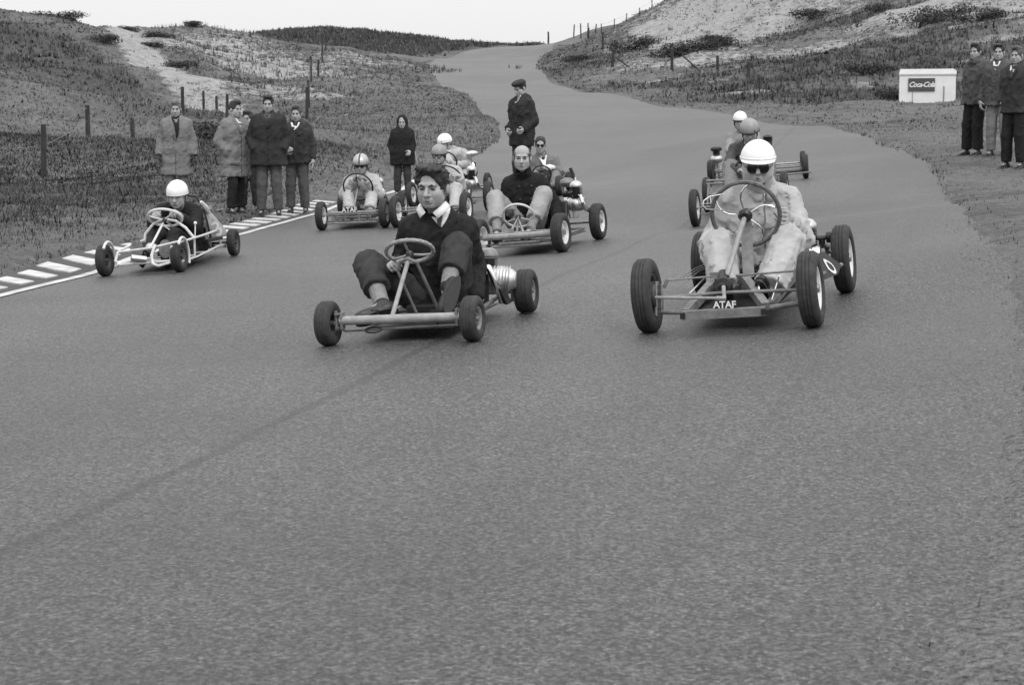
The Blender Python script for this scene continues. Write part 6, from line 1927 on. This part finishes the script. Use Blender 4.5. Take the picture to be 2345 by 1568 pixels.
# pale coat with dark scarf, left of the kerb
b_, J, f, l = stand(408, 492, 27.8, 1.70, (.05, -1), arms=('down', 'down'))
p = Person("person", "young man in pale belted coat, dark scarf and dark gloves standing behind the low kart", b_, J, (.08, -1, -.12), vox=.018, hv=.008, seed=51)
p.hand('a', (0, -.2, -1), (1, 0, 0), (15, 20, 15)); p.hand('b', (0, -.2, -1), (-1, 0, 0), (15, 20, 15))
p.body(gloves=M_glove); p.brows(M_hair_m); p.hair(M_hair_l, "quiff", .005)
p.top("coat", M_tweed, g=.035, skirt=(.55, .12, .15), wr=(0.0070, 61), sleeve=.99, arm=(.064, .06, .058)); p.trousers(M_tweed, wr=(0.0060, 64)); p.shoes(M_leather)
p.patch("scarf", "coat", M_black, [(.04, -.06, .06), (0, -.055, .065), (-.06, -.02, .065), (-.15, .0, .065), (-.26, .015, .055), (-.30, .02, .03)], nu=7, off=.012)
S = SDF(p.J['neck'] - .18, p.J['neck'] + .18, .012); S.cone(p.J['neck'] + np.array((0, 0, .0)), p.H((0, -.01, -.1)), .085, .078, k=.02); p.finish(S, "scarf", M_black, (.005, 120), key="scarf_ring")
coat_details(p, "coat", lapel=M_tweed, length=-.32)
front_line(p, "coat", M_mid, -.54, -.9)

# light grey coat in profile
b_, J, f, l = stand(541, 500, 27.3, 1.755, (.72, -.7), arms=('pocket', 'pocket'), step=.05)
p = Person("person", "dark-haired young man in light grey coat, half turned, hand in pocket", b_, J, (.8, -.6, -.05), vox=.018, hv=.008, seed=55)
p.body(); p.brows(M_hair_d); p.hair(M_hair_d, "quiff", .004)
p.top("coat", M_tweed, g=.04, skirt=(.60, .12, .15), wr=(0.0080, 57), arm=(.066, .064, .06)); p.trousers(M_black, wr=(0.0060, 64)); p.shoes(M_leather)
coat_details(p, "coat", shirt=M_shirt, lapel=M_tweed, length=-.2)
for i, x in enumerate((-.12,)): p.patch("pocket_flap", "coat", M_mid, [(-.66, x - .07, x + .07), (-.70, x - .07, x + .07)], nu=4, off=.007)
front_line(p, "coat", M_black, -.25, -.85)

# boy half hidden
b_, J, f, l = stand(572, 492, 28.3, 1.60, (-.1, -1), arms=('down', 'down'))
p = Person("person", "smaller youth half hidden between the light grey coat and the tall dark coat", b_, J, (-.3, -1, -.05), vox=.02, hv=.01, seed=58)
p.hand('a', (0, -.2, -1), (1, 0, 0), (15, 20, 15)); p.hand('b', (0, -.2, -1), (-1, 0, 0), (15, 20, 15))
p.body(smile=1); p.brows(M_hair_d); p.hair(M_hair_d, "quiff"); p.top("jacket", M_black, g=.03, wr=(0.0070, 64), hem=.12); p.trousers(M_trous); p.shoes(M_leather)
coat_details(p, "jacket", shirt=M_shirt, length=-.14, w=.045)

# tall dark coat
b_, J, f, l = stand(618, 498, 27.1, 1.86, (.05, -1), arms=('pocket', 'pocket'))
p = Person("person", "tall smiling young man in long dark overcoat with hands in its pockets", b_, J, (.02, -1, -.08), vox=.018, hv=.008, seed=61)
p.body(smile=1); p.brows(M_hair_d); p.hair(M_hair_d, "quiff", .006)
p.top("overcoat", M_darkcoat, g=.045, skirt=(.80, .14, .165), wr=(0.0080, 54), arm=(.068, .066, .062)); p.trousers(M_mid, g=.018, wr=(0.0060, 64)); p.shoes(M_leather)
coat_details(p, "overcoat", shirt=M_mid, lapel=M_navy, buttons=3, length=-.18)
front_line(p, "overcoat", M_black, -.2, -.72)

# dark jacket, laughing
b_, J, f, l = stand(682, 489, 27.9, 1.70, (-.12, -1), arms=('front', 'down'))
p = Person("person", "laughing youth in short dark jacket with white collar, right of the tall overcoat", b_, J, (-.05, -1, -.1), vox=.018, hv=.008, seed=65)
p.hand('a', (.2, -.6, .3), (.6, 0, .3), (40, 50, 30)); p.hand('b', (0, -.2, -1), (-1, 0, 0), (20, 25, 20))
p.body(smile=1, gloves=None); p.brows(M_hair_d); p.hair(M_hair_m, "quiff", .005)
p.top("jacket", M_navy, g=.034, wr=(0.0080, 61), hem=.14); p.trousers(M_mid, g=.016, wr=(0.0060, 64)); p.shoes(M_leather)
coat_details(p, "jacket", shirt=M_shirt, length=-.1, w=.075)
front_line(p, "jacket", M_mid, -.12, -.55)

# hooded child
b_, J, f, l = stand(922, 440, 34.5, 1.56, (-.06, -1), arms=('pocket', 'bent'))
p = Person("person", "child in black hooded duffel coat standing at the road's edge", b_, J, (-.04, -1, -.15), vox=.02, hv=.01, seed=69, scale=.93)
p.hand('a', (.4, -.5, -.5), (.3, 0, -.6), (30, 30, 20)); p.hand('b', (0, -.7, -.3), (-.5, 0, -.4), (40, 40, 30))
p.body(); p.brows(M_hair_d)
p.top("hooded_coat", M_black, g=.045, skirt=(.62, .11, .13), wr=(0.0060, 61), hood=True, arm=(.062, .06, .055)); p.trousers(M_trous, leg=(.08, .066, .062)); p.shoes(M_leather)
CHILD = p

# man in cap on the road
b_, J, f, l = stand(1197, 443, 27.3, 1.76, (-.75, -.65), arms=('bent', 'bent'), lean=(-.03, -.03))
p = Person("person", "man in flat cap and dark hooded parka standing on the road looking down", b_, J, (-.85, -.75, -.45), vox=.018, hv=.008, seed=73)
p.hand('a', (-.1, -.6, -.5), (.6, 0, .1), (60, 60, 40)); p.hand('b', (-.2, -.7, -.3), (-.6, 0, .1), (60, 60, 40))
p.body(); p.brows(M_hair_d); p.hair(M_hair_d, "short")
p.top("parka", M_darkcoat, g=.022, skirt=(.76, .09, .125), wr=(0.0090, 57), arm=(.066, .064, .058)); p.trousers(M_trous); p.shoes(M_leather)
S = SDF(p.J['neck'] - .2, p.J['neck'] + .2, .012); fr = p.R[:, 1]
S.ell(p.J['neck'] - np.array((-.06, -.08, -.0)), (.1, .07, .07)); S.cone(p.J['neck'] - np.array((-.04, -.06, .02)), p.J['neck'] + np.array((.02, .05, .06)), .08, .06, k=.04)
p.finish(S, "hood", M_darkcoat, (.006, 75))
p.patch("shirt_front", "parka", M_shirt, [(.05, -.03, .06), (.0, -.02, .055), (-.06, .0, .03)], nu=5, off=.02)
S = SDF((-.15, -.17, -.05), (.15, .2, .2), .01)
S.ell((0, -.005, .075), (.098, .118, .05)); S.ell((0, .02, .095), (.09, .11, .032), k=.03); S.ell((0, .125, .048), (.07, .05, .008), k=.012); S.cut((0, 0, .04), (0, .15, -1))
v, f_ = S.mesh(); np_mesh("flat_cap", np.array([p.H(q) for q in v]), f_, M_navy, p.root)

# three men on the right bank
b_, J, f, l = stand(2222, 356, 28.2, 1.78, (-.85, -.5), arms=('back', 'back'), lean=(.10, .0))
for kk in ('head', 'neck'): J[kk] = J[kk] + np.array((-.06, -.03, 0))
p = Person("person", "leftmost of three men on the right bank, grey jacket and black trousers", b_, J, (-.7, -.7, -.05), vox=.018, hv=.008, seed=77)
p.body(); p.brows(M_hair_d); p.hair(M_hair_d, "quiff", .005)
p.top("jacket", M_mid, g=.05, wr=(0.0120, 50), hem=.16, arm=(.068, .068, .06)); p.trousers(M_black, g=.022, leg=(.082, .066, .06)); p.shoes(M_leather)
S = SDF(p.J['neck'] - .16, p.J['neck'] + .16, .012); S.cone(p.J['neck'], p.H((0, -.01, -.1)), .088, .075, k=.02); p.finish(S, "scarf", M_black, (.005, 120))

b_, J, f, l = stand(2284, 364, 27.7, 1.76, (-.6, -.8), arms=('down', 'down'), lean=(-.03, 0))
p = Person("person", "middle man of three on the right bank, dark wavy hair and grey trousers", b_, J, (-.45, -1, -.05), vox=.018, hv=.008, seed=81)
p.hand('a', (0, -.2, -1), (1, 0, 0), (30, 30, 20)); p.hand('b', (0, -.2, -1), (-1, 0, 0), (20, 25, 20))
p.body(); p.brows(M_hair_d); p.hair(M_hair_d, "wavy", .005); p.top("jacket", M_mid, g=.035, wr=(0.0080, 61), hem=.16); p.trousers(M_tweed, g=.018); p.shoes(M_leather)
coat_details(p, "jacket", shirt=M_shirt, length=-.12)

b_, J, f, l = stand(2318, 393, 26.1, 1.80, (-.75, -.65), arms=('pocket', 'back'), lean=(.02, 0))
p = Person("person", "rightmost man on the right bank, dark suit with white collar and tie", b_, J, (-.7, -.75, -.05), vox=.018, hv=.008, seed=85)
p.body(); p.brows(M_hair_m); p.hair(M_hair_m, "quiff", .005)
p.top("jacket", M_navy, g=.036, wr=(0.0080, 61), hem=.16); p.trousers(M_black, g=.02, leg=(.082, .066, .058)); p.shoes(M_leather)
coat_details(p, "jacket", shirt=M_shirt, tie=M_mid, lapel=M_navy, length=-.18, w=.07)

# the child's stick
A_, B_ = V(950, 348, 34.3), V(966, 425, 34.0)
st = empty("walking_stick", B_); tag(st, "thin pale stick held by the child in the hooded coat", "stick")
MB().tube([(0, 0, -.1), A_ - B_], .008, 6).build("stick_shaft", M_fr_l, st)
